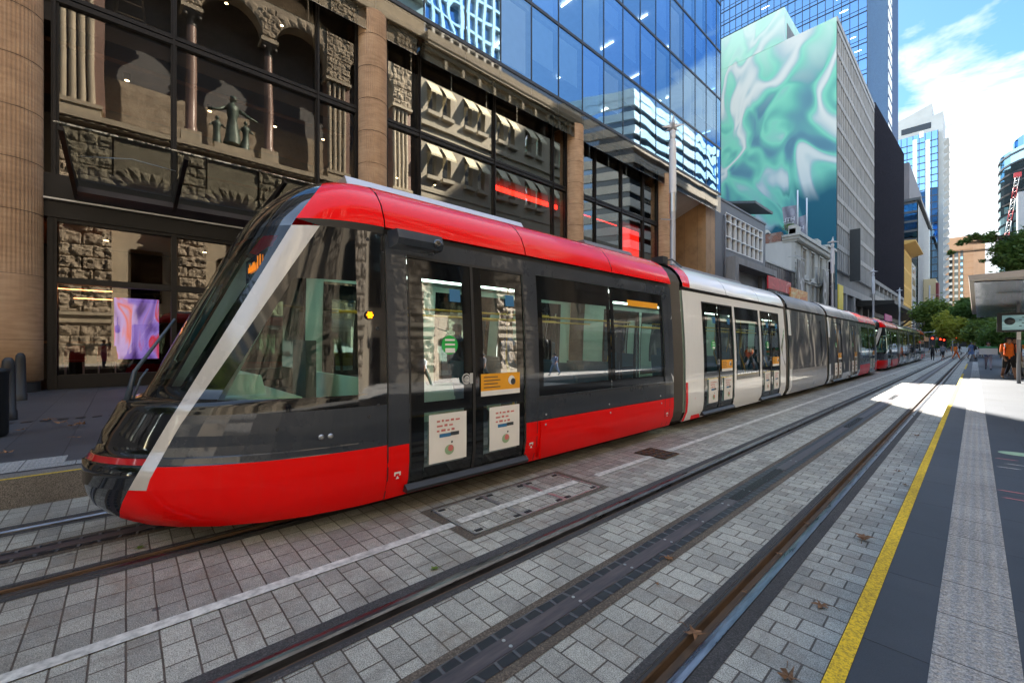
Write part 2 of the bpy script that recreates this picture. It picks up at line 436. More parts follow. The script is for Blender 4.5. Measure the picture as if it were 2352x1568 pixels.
def mural():
    m, n, out = nt('mural_paint')
    v = coords(n, (1/25., 1, 1/42.))      # object origin at the lower right corner of the wall
    t = n.nodes.new('ShaderNodeTexNoise'); t.inputs['Scale'].default_value = 1.7; t.inputs['Detail'].default_value = .8; t.inputs['Distortion'].default_value = 1.2
    n.links.new(v, t.inputs['Vector'])
    s = n.nodes.new('ShaderNodeVectorMath'); s.operation = 'SUBTRACT'; s.inputs[1].default_value = (.5, .5, .5); n.links.new(t.outputs['Color'], s.inputs[0])
    s2 = n.nodes.new('ShaderNodeVectorMath'); s2.operation = 'SCALE'; s2.inputs[3].default_value = 1.6; n.links.new(s.outputs[0], s2.inputs[0])
    a = n.nodes.new('ShaderNodeVectorMath'); a.operation = 'ADD'; n.links.new(v, a.inputs[0]); n.links.new(s2.outputs[0], a.inputs[1])
    f0 = noisef(n, a.outputs[0], 1.0, .6, .4, .8)
    f = math_(n, 'MULTIPLY_ADD', math_(n, 'SINE', math_(n, 'ADD', math_(n, 'MULTIPLY', f0, 13), math_(n, 'MULTIPLY', noisef(n, a.outputs[0], 1.6, 1, .5, 1.4), 4))), .30); f.node.inputs[2].default_value = .5
    c = ramp(n, f, [(.10, (.035, .09, .18)), (.26, (.07, .20, .26)), (.40, (.09, .33, .29)), (.54, (.14, .45, .35)), (.64, (.16, .40, .36)), (.72, (.28, .38, .42)), (.80, (.46, .50, .50)), (.92, (.60, .60, .58))])
    sep = n.nodes.new('ShaderNodeSeparateXYZ'); n.links.new(v, sep.inputs[0])
    # upper sheet of the mural is painted pale mint, its lower street end flat petrol blue
    zh = math_(n, 'MULTIPLY', sep.outputs['Z'], .5)
    up = math_(n, 'SUBTRACT', zh, math_(n, 'MULTIPLY', f, .25))
    c = mixc(n, ramp(n, up, [(.54, 0.0), (.66, .75)]), c, (.42, .62, .54))
    low = math_(n, 'ADD', math_(n, 'ADD', math_(n, 'MULTIPLY', sep.outputs['X'], 1.5), 1.02), math_(n, 'MULTIPLY', math_(n, 'SUBTRACT', f, .5), .8))
    k = math_(n, 'MULTIPLY', ramp(n, low, [(.52, 0.0), (.60, 1.0)]), ramp(n, math_(n, 'ADD', zh, math_(n, 'MULTIPLY', f, .06)), [(.39, 1.0), (.44, 0.0)]))
    c = mixc(n, k, c, (.0, .085, .13))
    bsdf(n, out, c, .75)
mural()
def poster(name, base, cols, sx, sz, st):
    m, n, out = nt(name)
    v = coords(n, (sx, sx, sz)); f = noisef(n, v, 1.0, 1.5, .4, 2.0)
    c = ramp(n, f, cols)
    bsdf(n, out, c, .4, emit=c, estr=st)
def paint(name, col, rough, coat, spec=.5, dust=.06, metal=0):
    m, n, out = nt(name); v = coords(n)
    f = noisef(n, v, 1.4, 6, .65); g = noisef(n, coords(n, (1, 9, 1.2)), 2.5, 5, .7)
    k = ramp(n, g, [(.50, 0.0), (.75, dust)])
    c = mixc(n, k, col, (.22, .19, .16))
    r = math_(n, 'MULTIPLY_ADD', f, .22); r.node.inputs[2].default_value = max(.02, rough-.08)
    p = bsdf(n, out, c, r, metal, coat, 1.5, spec)
    b = n.nodes.new('ShaderNodeBump'); b.inputs['Strength'].default_value = .06; b.inputs['Distance'].default_value = .02
    n.links.new(noisef(n, v, 2.2, 2), b.inputs['Height']); n.links.new(b.outputs[0], p.inputs['Coat Normal'])
paint('red_paint', (.80, .002, .001), .34, .22, .15, .04)
paint('roof_red', (.84, .003, .004), .18, .32, .12, .0)
paint('grey_paint', (.030, .038, .052), .26, .55, .3)
paint('white_paint', (.82, .85, .88), .30, .7, .4, .08)
paint('silver_paint', (.40, .385, .37), .28, 1.0, .5, .14, .3)
poster('purple_screen', None, [(.30, (.05, .02, .16)), (.46, (.22, .14, .60)), (.56, (.30, .22, .75)), (.64, (.55, .03, .06)), (.74, (.30, .22, .65))], 1.6, .55, .28)
poster('cyan_screen', None, [(.35, (.0, .02, .04)), (.55, (.0, .25, .35)), (.70, (.1, .6, .7))], 5.0, .8, .5)
poster('red_blur_sign', None, [(.35, (.50, .01, .03)), (.55, (.65, .02, .04)), (.70, (.65, .25, .25))], .5, .9, .0)
poster('orange_blur_sign', None, [(.35, (.70, .16, .02)), (.55, (.75, .33, .05)), (.70, (.75, .55, .25))], .5, 1.2, .0)
poster('banner_black', None, [(.40, (.01, .01, .014)), (.56, (.10, .10, .12)), (.72, (.50, .50, .52))], .9, .35, .0)
poster('flag_grey', None, [(.30, (.17, .16, .19)), (.70, (.26, .25, .29))], .8, .5, .0)
poster('wrap_dark', None, [(.40, (.022, .024, .034)), (.52, (.05, .05, .06)), (.60, (.20, .195, .19)), (.68, (.45, .43, .39))], 1.1, .55, .0)
poster('wrap_grey', None, [(.35, (.12, .13, .15)), (.65, (.30, .31, .33))], .5, 1.2, .0)
poster('led_display', None, [(.40, (.12, .22, .25)), (.60, (.22, .36, .38))], 1.0, 6, .08)
def ridged():
    m, n, out = nt('shelter_soffit')
    v = coords(n); w = n.nodes.new('ShaderNodeTexWave'); w.bands_direction = 'Y'; w.inputs['Scale'].default_value = 2.2; w.inputs['Distortion'].default_value = 2.0
    w.inputs['Detail'].default_value = 3; n.links.new(v, w.inputs['Vector'])
    bsdf(n, out, (.42, .43, .46), .14, .9, bump=w.outputs['Fac'], bstr=.5, bdist=.06)
ridged()
def awn():
    m, n, out = nt('awning_stripe')
    v = coords(n); w = n.nodes.new('ShaderNodeTexWave'); w.bands_direction = 'Y'; w.inputs['Scale'].default_value = 1.6; n.links.new(v, w.inputs['Vector'])
    c = ramp(n, w.outputs['Fac'], [(.48, (.70, .60, .34)), (.52, (.75, .74, .66))])
    bsdf(n, out, c, .8)
awn()
def brick():
    m, n, out = nt('old_brick')
    v = coords(n, (1, 1, 1), rot=(R(90), 0, 0)); b = n.nodes.new('ShaderNodeTexBrick'); b.inputs['Scale'].default_value = 2.2
    b.inputs['Color1'].default_value = (.32, .10, .05, 1); b.inputs['Color2'].default_value = (.20, .08, .05, 1); b.inputs['Mortar'].default_value = (.35, .32, .28, 1)
    n.links.new(v, b.inputs['Vector']); f = noisef(n, v, 1.2, 5)
    bsdf(n, out, mixc(n, ramp(n, f, [(.5, 0.0), (.65, .7)]), b.outputs['Color'], (.40, .38, .33)), .9)
brick()
# ================================================================ GROUND
KX = -6.75          # far kerb
PX = -.43           # near platform edge
PZ = .30
def fpz(x):         # far footpath rises gently to the shopfronts
    return .30 if x > -8 else .30 + .15*min(1, (-8-x)/9.5)
struct(MB().quad((-900,-300,-.30), (900,-300,-.30), (900,1500,-.30), (-900,1500,-.30)), 'ground', 'bitumen')
def strip(m, x0, x1, y0, y1, z, mi=0): m.quad((x0,y0,z), (x1,y0,z), (x1,y1,z), (x0,y1,z), mi)
YA, YB = -12.0, 170.0
R1h = (-1.056, -.985); R1g = (-1.130, -1.056); R1l = (-1.157, -1.130)
R2h = (-2.600, -2.530); R2g = (-2.530, -2.455); R2l = (-2.455, -2.425)
R3h = (-4.465, -4.395); R3g = (-4.540, -4.465); R3l = (-4.570, -4.540)
R4h = (-6.010, -5.940); R4g = (-5.940, -5.865); R4l = (-5.865, -5.835)
m = MB()
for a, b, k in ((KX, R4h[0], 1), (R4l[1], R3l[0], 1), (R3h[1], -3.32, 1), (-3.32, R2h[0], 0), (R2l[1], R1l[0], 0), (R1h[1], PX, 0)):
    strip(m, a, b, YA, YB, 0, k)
struct(m, 'track_paving', ['paver_light', 'paver_far'])
m = MB()
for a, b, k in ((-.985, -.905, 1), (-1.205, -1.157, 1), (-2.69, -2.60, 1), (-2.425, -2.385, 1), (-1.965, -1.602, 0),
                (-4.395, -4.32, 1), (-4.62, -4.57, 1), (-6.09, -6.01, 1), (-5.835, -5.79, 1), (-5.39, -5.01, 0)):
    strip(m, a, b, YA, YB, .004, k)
struct(m, 'bedding_strip', ['bedding_brown', 'bedding_dark'])
def rail(h, g, l, label):
    out = -1 if h[0] < g[0] else 1
    ho = h[0] if out < 0 else h[1]; hi = h[1] if out < 0 else h[0]
    gi = g[1] if out < 0 else g[0]; lo = l[1] if out < 0 else l[0]
    prof = [(ho, -.12, 2), (ho, -.002, 2), (ho-out*.006, .007, 0), (ho-out*.035, .010, 0), (hi+out*.012, .008, 0), (hi, -.004, 0), (hi-out*.006, -.042, 1), (gi+out*.008, -.046, 1), (gi, -.006, 1), (gi-out*.006, .002, 2), (lo, .001, 2), (lo, -.12, 2)]
    mm = MB()
    ys = [YA] + [YA + 4.0*i for i in range(1, 46)]
    vs = []; fs = []; ms = []
    for y in (YA, YB):
        vs += [(x, y, z) for x, z, _ in prof]
    k = len(prof)
    for i in range(k-1):
        mm.add([vs[i], vs[i+1], vs[k+i+1], vs[k+i]], [(0, 1, 2, 3)], prof[i][2], True)
    return solo(mm, 'tram_rail', ['rail_head', 'rail_rust', 'rail_flank'], label, 'rail', ((h[0]+h[1])/2, 0, 0), 'grooved rails set in the paving')
rail(R1h, R1g, R1l, 'grooved rail nearest the yellow platform edge with dead leaves lying in its groove')
rail(R2h, R2g, R2l, 'polished grooved rail of the empty track on its side towards the trams')
rail(R3h, R3g, R3l, 'rusty grooved rail half hidden under the side of the red tram')
rail(R4h, R4g, R4l, 'dark grooved rail beside the far granite kerb at the left')
def conduit(c, label):
    t = thing('power_rail', label, 'power rail', (c, 0, 0), 'ground power rails between the running rails')
    mm = MB(); strip(mm, c-.122, c-.054, YA, YB, .008); strip(mm, c+.054, c+.122, YA, YB, .008)
    mm.build('rubber_edging', 'hex_rubber', t)
    mm = MB(); mm.box(c-.054, c+.054, YA, YB, -.02, .012); mm.build('conductor_strip', 'conductor', t)
    for y in [i*.62+.35 for i in range(0, 12)]:
        for dx in (-.03, .03): MB().lathe([(.011, 0), (.011, .003)], (c+dx, y, .0125), 10).build('bolt', 'steel', t)
    for y in (4.9, 10.9, 17.5):
        q = MB()
        for i in range(56): q.box(c-.05, c+.05, y+i*.03, y+i*.03+.014, .012, .017)
        q.build('grating', 'dark_metal', t)
conduit(-1.785, 'dark power rail with honeycomb rubber edging down the middle of the empty track')
conduit(-5.20, 'dark power rail between the rails under the tram nose')
# line markings
m = MB()
strip(m, -3.375, -3.275, YA, 2.28, .008); strip(m, -3.375, -3.275, 2.34, 4.10, .017); strip(m, -3.365, -3.265, 4.50, 160, .008)
struct(m, 'white_line_marking', 'white_line')
# inspection cover with paved infill
t = thing('pit_cover', 'long steel framed pit cover filled with pavers and crossed by the white line', 'pit cover', (-3.38, 3.2, 0))
m = MB(); strip(m, -3.80, -2.95, 2.20, 4.26, .006); m.build('mortar_surround', 'bedding_brown', t)
m = MB(); strip(m, -3.72, -3.02, 2.31, 4.14, .010); m.build('paved_infill', 'paver_light', t)
m = MB()
for x in (-3.735, -3.02): m.box(x, x+.018, 2.29, 4.16, .006, .016)
for y in (2.29, 4.142): m.box(-3.735, -3.002, y, y+.018, .006, .0165)
for y in (2.90, 3.52): m.box(-3.72, -3.02, y, y+.05, .006, .0155)
m.build('steel_frame', 'steel', t)
for y in (2.34, 2.82, 2.97, 3.44, 3.59, 4.05):
    for x in (-3.69, -3.075): MB().box(x, x+.035, y, y+.075, .009, .0175).build('lifting_slot', 'rubber', t)
t = thing('drain_grate', 'square rusty drain grate beside the white line in the pavers', 'drain', (-3.36, 6.13, 0))
m = MB(); strip(m, -3.62, -3.10, 5.88, 6.36, .011); m.build('pit', 'rubber', t)
m = MB()
for i in range(6): m.box(-3.60+i*.096, -3.588+i*.096+.012, 5.90, 6.34, .011, .020)
for i in range(4): m.box(-3.60, -3.12, 5.90+i*.142, 5.915+i*.142, .011, .021)
m.build('bars', 'rail_rust', t)
# far platform and footpath
m = MB()
xs = [KX, -8, -10, -12, -14, -16, -17.9, -24]
for a, b in zip(xs[:-1], xs[1:]):
    m.quad((b, -40, fpz(b)), (a, -40, fpz(a)), (a, 420, fpz(a)), (b, 420, fpz(b)))
struct(m, 'footpath', 'slab_dark')
m = MB(); m.box(KX-.30, KX, -40, 170, -.1, PZ+.004)
struct(m, 'kerb', 'kerb_granite')
m = MB(); strip(m, KX-.055, KX-.005, -40, 170, PZ+.008)
struct(m, 'far_yellow_line', 'yellow_line')
m = MB()
for a, b, y0, y1 in ((-7.75, -7.12, -1.6, -.55), (-7.35, -7.12, -.55, .6), (-7.5, -7.12, -3.4, -1.9), (-8.3, -7.55, .9, 1.6)): strip(m, a, b, y0, y1, PZ+.006)
struct(m, 'tactile_paving', 'tactile_granite')
t = thing('footpath_drain', 'long slotted drain strewn with dead leaves in the far footpath', 'drain', (-11.2, 0, fpz(-11.2)))
m = MB(); z = fpz(-11.2)
for i in range(60): m.box(-11.3, -11.1, -4+i*.22, -4+i*.22+.13, z+.004, z+.008)
m.build('slots', 'rubber', t)
t = thing('footpath_hatch', 'square steel edged hatch in the far footpath beside the tram nose', 'hatch', (-7.6, .05, PZ))
m = MB()
for x in (-8.0, -7.2): m.box(x, x+.03, -.3, .5, PZ, PZ+.012)
for y in (-.3, .47): m.box(-8.0, -7.17, y, y+.03, PZ, PZ+.0125)
m.build('rim', 'dark_metal', t)
# near platform
m = MB()
m.box(.137, 4.2, -60, 400, -.1, PZ)
struct(m, 'near_footpath', 'slab_blue')
m = MB(); m.box(4.2, 40, -60, 400, -.1, PZ)
struct(m, 'building_side_footpath', 'slab_light')
m = MB(); m.box(PX, -.134, -30, 52, -.1, PZ); struct(m, 'platform_edge', 'slab_blue')
m = MB(); m.box(-.134, .137, -30, 52, -.1, PZ+.003); struct(m, 'platform_tactile_strip', 'tactile_granite')
m = MB(); strip(m, PX, -.364, -30, 30, PZ+.005); m.quad((PX-.003,-30,.0), (PX-.003,30,.0), (PX-.003,30,PZ+.005), (PX-.003,-30,PZ+.005), 1)
strip(m, PX, -.364, 36, 46, PZ+.005)
struct(m, 'yellow_line_marking', ['yellow_line', 'kerb_granite'])
# road beyond the platforms
m = MB(); strip(m, -14, 10, 170, 420, .02); struct(m, 'far_road', 'bitumen')
# paint marks sprayed on the platform
c = at_z(2338, 1043, PZ); m = MB(); m.add([(c[0]+.17*math.cos(t), c[1]+.13*math.sin(t), PZ+.004) for t in [2*math.pi*k/24 for k in range(24)]], [tuple(range(24))], 0)
for (px, py, mi) in ((2318, 1075, 1), (2335, 1068, 1), (2325, 1130, 2), (2338, 1148, 2), (2312, 1055, 2)):
    c = at_z(px, py, PZ); m.quad((c[0]-.10, c[1]-.012, PZ+.004), (c[0]+.06, c[1]-.012, PZ+.004), (c[0]+.10, c[1]+.012, PZ+.004), (c[0]-.06, c[1]+.012, PZ+.004), mi)
struct(m, 'paint_marks', ['sticker_pale_green', 'white_line', 'sticker_pale_red'])
# dead leaves
def leaf_mesh(seed, curl):
    rnd = random.Random(seed); mm = MB(); pts = []
    n = 15
    for i in range(n):
        a = 2*math.pi*i/n
        r = (.075 if i % 3 == 0 else .034)*(1+rnd.uniform(-.25, .25))
        pts.append((r*math.cos(a), r*math.sin(a), .004+curl*rnd.uniform(0, 1)*r*.75))
    vs = [(0, 0, .006+curl*.01)] + pts
    mm.add(vs, [(0, 1+i, 1+(i+1) % n) for i in range(n)])
    mm.tube([(-.05, 0, .02*curl+.006), (-.09, .01, .03*curl+.008), (-.125, .015, .01)], .0022, 4)
    return mm
lv = []
LEAFS = [((-1.10, 2.45, .0), 1.25, 1.0, 'crumpled brown leaf lying in the rail groove beside the platform'),
 (at_z(2700/1.7415+890*.8487/1.7415, (1400+895*.8487)/1.7417), 1.6, 1.1, 'heap like dead leaf on dark pavers left of the yellow line'),
 (at_z((2700+690*.8487)/1.7415, (1400+1212*.8487)/1.7417), 1.0, .9, 'small brown leaf between the rail groove and the yellow line'),
 (at_z((2700+535*.8487)/1.7415, (1400+1555*.8487)/1.7417), 1.3, .9, 'brown leaf at the bottom edge of the picture beside the yellow line'),
 (at_z((2700+1140*.8487)/1.7415, (1400+405*.8487)/1.7417), 1.1, .9, 'dead leaf near the sunlit patch by the yellow line'),
 (at_z((2700+1250*.8487)/1.7415, (1400+347*.8487)/1.7417), 1.1, .9, 'dead leaf just left of the yellow line end of the shade'),
 (at_z((2700+1050*.8487)/1.7415, (1400+575*.8487)/1.7417), .9, .7, 'pale leaf on the pavers halfway along the platform'),
 (at_z((2700+1090*.8487)/1.7415, (1400+640*.8487)/1.7417), .8, .7, 'pale leaf close to the yellow line halfway along the platform'),
 (at_z((1400+1770*.7212)/1.7415, (1600+885*.7212)/1.7417), .9, 1.0, 'curled orange leaf on the brown strip beside the dark power rail'),
 (at_z((1400+1703*.7212)/1.7415, (1600+1027*.7212)/1.7417), .45, .8, 'tiny orange leaf on the pavers right of the power rail'),
 (at_z((1400+465*.7212)/1.7415, (1600+940*.7212)/1.7417), .7, .4, 'small green leaf on the pavers below the pit cover'),
 (at_z((0+710*.7852)/1.7415, (1500+885*.7852)/1.7417), .9, .4, 'green leaf in the shade under the tram nose'),
 (at_z(1003, 1307), .5, .4, 'tiny green leaf beside the white line'),
 (at_z((3400+660*.4145)/1.7415, (950+1268*.4145)/1.7417), 1.5, .9, 'brown leaf beside the second tram on the pavers'),
 (at_z((3400+425*.4145)/1.7415, (950+1330*.4145)/1.7417), 1.3, .9, 'brown leaf on the pavers below the gap between the trams'),
 (at_z((3400+1048*.4145)/1.7415, (950+1450*.4145)/1.7417), 1.3, .9, 'dead leaf on the sunlit pavers between the rails and the platform'),
 (at_z((3400+1015*.4145)/1.7415, (950+1492*.4145)/1.7417), 1.0, .9, 'smaller dead leaf on the sunlit pavers nearer the camera'),
 (at_z((0+480*.5102)/1.7415, (1300+775*.5102)/1.7417, .38), 1.8, .9, 'orange leaf on the slotted drain of the far footpath'),
 (at_z((0+575*.5102)/1.7415, (1300+795*.5102)/1.7417, .36), 1.6, .9, 'brown leaf on the slotted drain right of the orange leaf'),
 (at_z((0+635*.5102)/1.7415, (1300+785*.5102)/1.7417, .36), 1.4, 1.3, 'upright curled leaf on the slotted drain nearest the tram'),
 (at_z((0+65*.5102)/1.7415, (1300+1010*.5102)/1.7417, .33), 1.6, .7, 'long pale leaf near the far kerb at the left edge'),
 (at_z((0+375*.5102)/1.7415, (1300+748*.5102)/1.7417, .37), 1.4, .7, 'yellow leaf on the dark slabs behind the slotted drain'),
 (at_z((0+160*.5102)/1.7415, (1300+830*.5102)/1.7417, .36), 1.5, .7, 'flat leaf left of the slotted drain beside the bin'),
 (at_z((0+600*.5102)/1.7415, (1300+885*.5102)/1.7417, .35), 1.0, .6, 'small yellow leaf in front of the slotted drain')]
for i, (p, s, cu, lb) in enumerate(LEAFS):
    mm = leaf_mesh(40+i, cu)
    s *= .75; mm.v = [(x*s, y*s*.8, z*s) for x, y, z in mm.v]
    o = mm.build('dead_leaf' if 'green' not in lb else 'green_leaf', 'dead_leaf' if 'green' not in lb else 'leaf_mid', None)
    o.location = (p[0], p[1], p[2]+.008); o.rotation_euler = (0, 0, i*1.7)
    tag(o, lb, 'leaf', 'fallen leaves')
for i in range(16):
    y = 3.2+i*.75*(1+i*.05); mm = leaf_mesh(90+i, .9); s = .28+.1*(i % 3)
    mm.v = [(x*s, y_*s, z*s) for x, y_, z in mm.v]
    o = mm.build('dead_leaf', 'dead_leaf'); o.location = (-1.09, y, -.03); o.rotation_euler = (0, 0, i*2.1)
    tag(o, 'tiny leaf fragment lying in the groove of the rail nearest the platform', 'leaf', 'leaf fragments in the rail groove')
# ================================================================ GLASS OFFICE BUILDING (left, full length)
FX = -17.5
for nm, lb, x0, x1, y0, y1, h in (('left_stone_block', 'brown stone street block behind the camera on the left side', -60, -17.5, -110, -14.3, 38), ('right_stone_block', 'brown stone street block behind the camera on the right side', 10.2, 60, -110, -30.2, 34), ('end_stone_block', 'stone building closing the street far behind the camera', -17, 10, -135, -118, 30)):
    t = thing(nm, lb, 'building', ((x0+x1)/2, (y0+y1)/2, 0))
    MB().box(x0, x1, y0, y1, 0, h).build('wall', 'cream_stone' if 'right' in nm else 'concrete_dark', t)
    if 'end' not in nm:
        xs = x1 if 'left' in nm else x0; sg = 1 if 'left' in nm else -1
        for k in range(12):
            for r_ in range(4): MB().box(xs-sg*.02, xs+sg*.06, y1-4-k*7.6, y1-8-k*7.6, 3+r_*8, 8+r_*8).build('window', 'frit', t)
B = thing('glass_office_building', 'glass office building with fluted sandstone columns rising behind the red tram', 'building', (FX, 20, .45))
m = MB(); m.box(-64, -26, -14, 43.0, .2, 36.4); m.build('core', 'concrete_dark', B)
m = MB(); m.box(-26, -17.2, -14, 43.1, 36.2, 36.8); m.build('roof', 'concrete_dark', B)
m = MB(); m.box(-26, -17.0, 43.0, 43.3, 16.3, 36.2); m.build('end_wall', 'tower_glass_blue', B)
# floor slabs
for z in (16.0, 20.6, 25.5, 30.1, 34.8):
    MB().box(-26, -17.05, -14, 42.95, z, z+.42).build('floor_slab', 'office_ceiling', B)
MB().box(-26, -17.7, -14, 33.6, 10.9, 11.4).build('floor_slab', 'shop_ceiling', B)
MB().box(-26, -17.75, -14, 33.6, 5.5, 6.2).build('floor_slab', 'shop_ceiling', B)
for y in (7.75, 21.3, 33.4):
    MB().box(-26, -17.9, y-.12, y+.12, .45, 15.9).build('party_wall', 'shop_dark', B)
# back walls of the rooms
MB().box(-23.2, -23.0, -6, 7.6, .46, 5.4).build('back_wall', 'shop_dark', B)
MB().box(-24.9, -24.7, -6, 33, 6.3, 15.9).build('back_wall', 'shop_ceiling', B)
# soffit recesses with warm timber
MB().box(-22.5, -18.4, -5.5, 7.4, 5.36, 5.48).build('timber_soffit', 'shop_wood', B)
MB().box(-22.5, -18.6, -5.5, 7.4, 10.74, 10.88).build('timber_soffit', 'shop_wood', B)
for (x, y, z) in ((-19.0, 0.0, 10.7), (-19.4, 2.3, 10.7), (-19.0, 4.4, 10.7), (-18.8, 6.2, 10.7), (-20.5, 1.0, 15.85), (-20.6, 3.0, 15.85), (-20.4, 5.0, 15.85), (-19, -.5, 5.3), (-19, 2.1, 5.3), (-19.5, .4, 15.85), (-20.5, 10.5, 10.7), (-20, 12.5, 10.7)):
    q = MB(); q.lathe([(.09, -.22), (.09, 0)], (x, y, z), 12, 0); q.lathe([(.06, -.225), (.06, -.221)], (x, y, z), 12, 1)
    q.build('downlight', ['gloss_black', 'warm_lamp'], B)
# linear lamps in the offices above
rnd = random.Random(3)
for fz in (20.55, 25.45, 30.05, 34.75):
    for i in range(8):
        y = 2+i*5.15+rnd.uniform(-.4, .4); x = -18.9-rnd.uniform(0, 1.6)
        MB().box(x-.6, x+.6, y, y+.11, fz-.10, fz-.04).build('linear_lamp', 'ceiling_lamp', B)
# orange strips, yellow tubes and red band of the shops
for z, y0, y1 in ((3.38, -1.6, .3), (3.12, -1.2, .3)):
    MB().box(-18.5, -18.46, y0, y1, z, z+.018).build('strip_light', 'orange_strip', B)
for (xa, ya, xb, yb, hh, nm, mt) in ((1137, 425, 1280, 470, .55, 'red_band', 'red_neon'), (1336, 487, 1470, 528, .40, 'red_band', 'red_neon'), (1428, 522, 1468, 590, 2.6, 'red_wall', 'red_wall')):
    a = at_x(xa, ya, -18.6); b = at_x(xb, yb, -18.6); z_ = (a[2]+b[2])/2 if 'band' in nm else a[2]-1.2
    MB().box(-18.7, -18.6, a[1], b[1], z_-hh/2, z_+hh/2).build(nm, mt, B)
for i, (x, y, z, l) in enumerate(((-18.8, 16.2, 8.3, 1.7), (-19.5, 16.8, 7.9, 1.2), (-18.7, 19.2, 7.9, 1.0), (-18.9, 22.6, 8.0, 1.5), (-19.2, 23.9, 7.7, 1.8), (-18.7, 25.4, 8.3, 1.1), (-19.6, 26.4, 7.4, 1.8), (-18.5, 22.4, 7.1, 1.3), (-18.6, 13.2, 7.1, 1.3))):
    q = MB(); a = .25 if i % 2 else -.6
    q.tube([(x-math.sin(a)*l/2, y-math.cos(a)*l/2, z), (x+math.sin(a)*l/2, y+math.cos(a)*l/2, z)], .045, 6); q.build('tube_lamp', 'yellow_tube', B)
# ---- columns
def fluted_column(yc, r=.60, xc=-17.30):
    mm = MB(); n = 192; z0, z1 = .45, 15.6
    zs = [z0, z0+.28]; rr = [r-.05, r-.05]; fl = [0, 0]
    z = 1.84
    for a in (z0+.281, 1.83, 1.85, 3.545): zs.append(a); rr.append(r); fl.append(0)
    zs += [3.565, 4.2]; rr += [r, r]; fl += [.35, 1]
    for k in range(9):
        j = 5.22+1.335*k
        if j < z1: zs += [j-.03, j-.006, j-.005, j+.005, j+.006, j+.03]; rr += [r, r, r-.008, r-.008, r, r]; fl += [1, 1, 1, 1, 1, 1]
    zs.append(z1); rr.append(r); fl.append(1)
    vs = []; fs = []
    for z, q, f in zip(zs, rr, fl):
        for i in range(n):
            t = 2*math.pi*i/n; g = q - .030*f*(0.5-0.5*math.cos(t*48))
            vs.append((xc+g*math.cos(t), yc+g*math.sin(t), z))
    for j in range(len(zs)-1):
        for i in range(n):
            k = (i+1) % n; fs.append((j*n+i, j*n+k, (j+1)*n+k, (j+1)*n+i))
    mm.add(vs, fs, 0, True)
    mm.lathe([(r-.045, 0), (r-.045, .27)], (xc, yc, .44), 32, 1)
    for j in [.735, 1.84, 3.555]+[5.22+1.335*k for k in range(8)]: mm.lathe([(r-.004, -.007), (r+.002, -.005), (r+.002, .005), (r-.004, .007)], (xc, yc, j), 48, 2, cap=False)
    return mm.build('column', ['sandstone', 'dark_metal', 'joint_dark'], B)
for y in (-2.30, 7.72, 21.15, 32.55): fluted_column(y)
for y in (-13.0,): fluted_column(y)
# sandstone portal at the far end
m = MB(); m.box(-25.5, -17.35, 40.9, 43.0, .45, 15.55); m.build('portal_pier', 'tile_sandstone', B)
m = MB(); m.box(-25.5, -25.2, 33.4, 40.9, .45, 15.5); m.build('portal_back', 'tile_sandstone', B)
m = MB(); m.prism([(-17.4, 15.5), (-25.2, 12.5), (-25.2, 12.9), (-17.4, 15.9)], 'y', 33.4, 40.9); m.build('portal_ceiling', 'stucco_white', B)
# ---- lower storey glazing between columns
TZ = (11.36, 11.66)
def vmull(y, z0, z1, w=.14, x0=-17.75, x1=-17.42): return (x0, x1, y-w/2, y+w/2, z0, z1)
bays = [(-12, [-12.3, -7.6, -2.95]), (-1.66, [-1.5, 1.12, 5.54, 7.10]), (8.36, [8.42, 10.07, 14.6, 19.28, 20.5]), (22, [21.82, 23.55, 26.7, 29.7, 31.88])]
for _, ys in bays:
    fr = MB()
    a, b = ys[0], ys[-1]
    for y in ys:
        fr.box(*vmull(y, 6.35, 15.9, .15))
        fr.box(*vmull(y, 6.35, 15.9, .05, -17.40, -17.34))
    for z0, z1 in ((11.36, 11.50), (11.54, 11.66), (15.8, 15.98)):
        fr.box(-17.72, -17.38, a, b, z0, z1)
    fr.build('window_frame', 'bronze_frame', B)
for bi, (_, ys) in enumerate(bays):
    for y0, y1 in zip(ys[:-1], ys[1:]):
        for z0, z1 in ((6.4, 11.36), (11.66, 15.8)):
            MB().quad((-17.5, y0+.075, z0), (-17.5, y1-.075, z0), (-17.5, y1-.075, z1), (-17.5, y0+.075, z1)).build('window_pane', 'upper_glass' if bi > 1 else 'shop_glass', B)
# spandrel above the shop and the shop window
m = MB(); m.box(-17.9, -17.30, -1.70, 7.15, 5.80, 6.48); m.box(-17.7, -17.36, -1.70, 7.15, 5.28, 5.72); m.box(-17.72, -17.30, -1.70, 7.15, 5.72, 5.80)
for y in (8.42, 21.8): m.box(-17.7, -17.34, y, y+12.1 if y < 10 else y+10.1, 5.3, 6.45)
m.build('fascia', 'bronze_frame', B)
MB().box(-17.30, -17.25, -1.72, 7.15, 5.755, 5.80).build('fascia_strip', 'steel', B)
m = MB()
for y, w in ((-1.58, .13), (-1.49, .07), (1.12, .14), (5.54, .14), (7.08, .12)): m.box(-17.72, -17.40, y-w/2, y+w/2, .45, 5.28)
for z0, z1 in ((.45, .85), (3.44, 3.62), (5.18, 5.28)): m.box(-17.68, -17.43, -1.55, 7.1, z0, z1)
m.build('shopfront_frame', 'bronze_frame', B)
for y in (10.07, 14.6, 19.28, 23.55, 26.7, 29.7): MB().box(-17.7, -17.4, y-.07, y+.07, .45, 5.3).build('shopfront_mullion', 'bronze_frame', B)
for y0, y1 in ((-1.43, 1.05), (1.19, 5.47), (5.61, 7.02)):
    for z0, z1 in ((.85, 3.44), (3.62, 5.18)):
        MB().quad((-17.55, y0, z0), (-17.55, y1, z0), (-17.55, y1, z1), (-17.55, y0, z1)).build('shop_window', 'shop_glass', B)
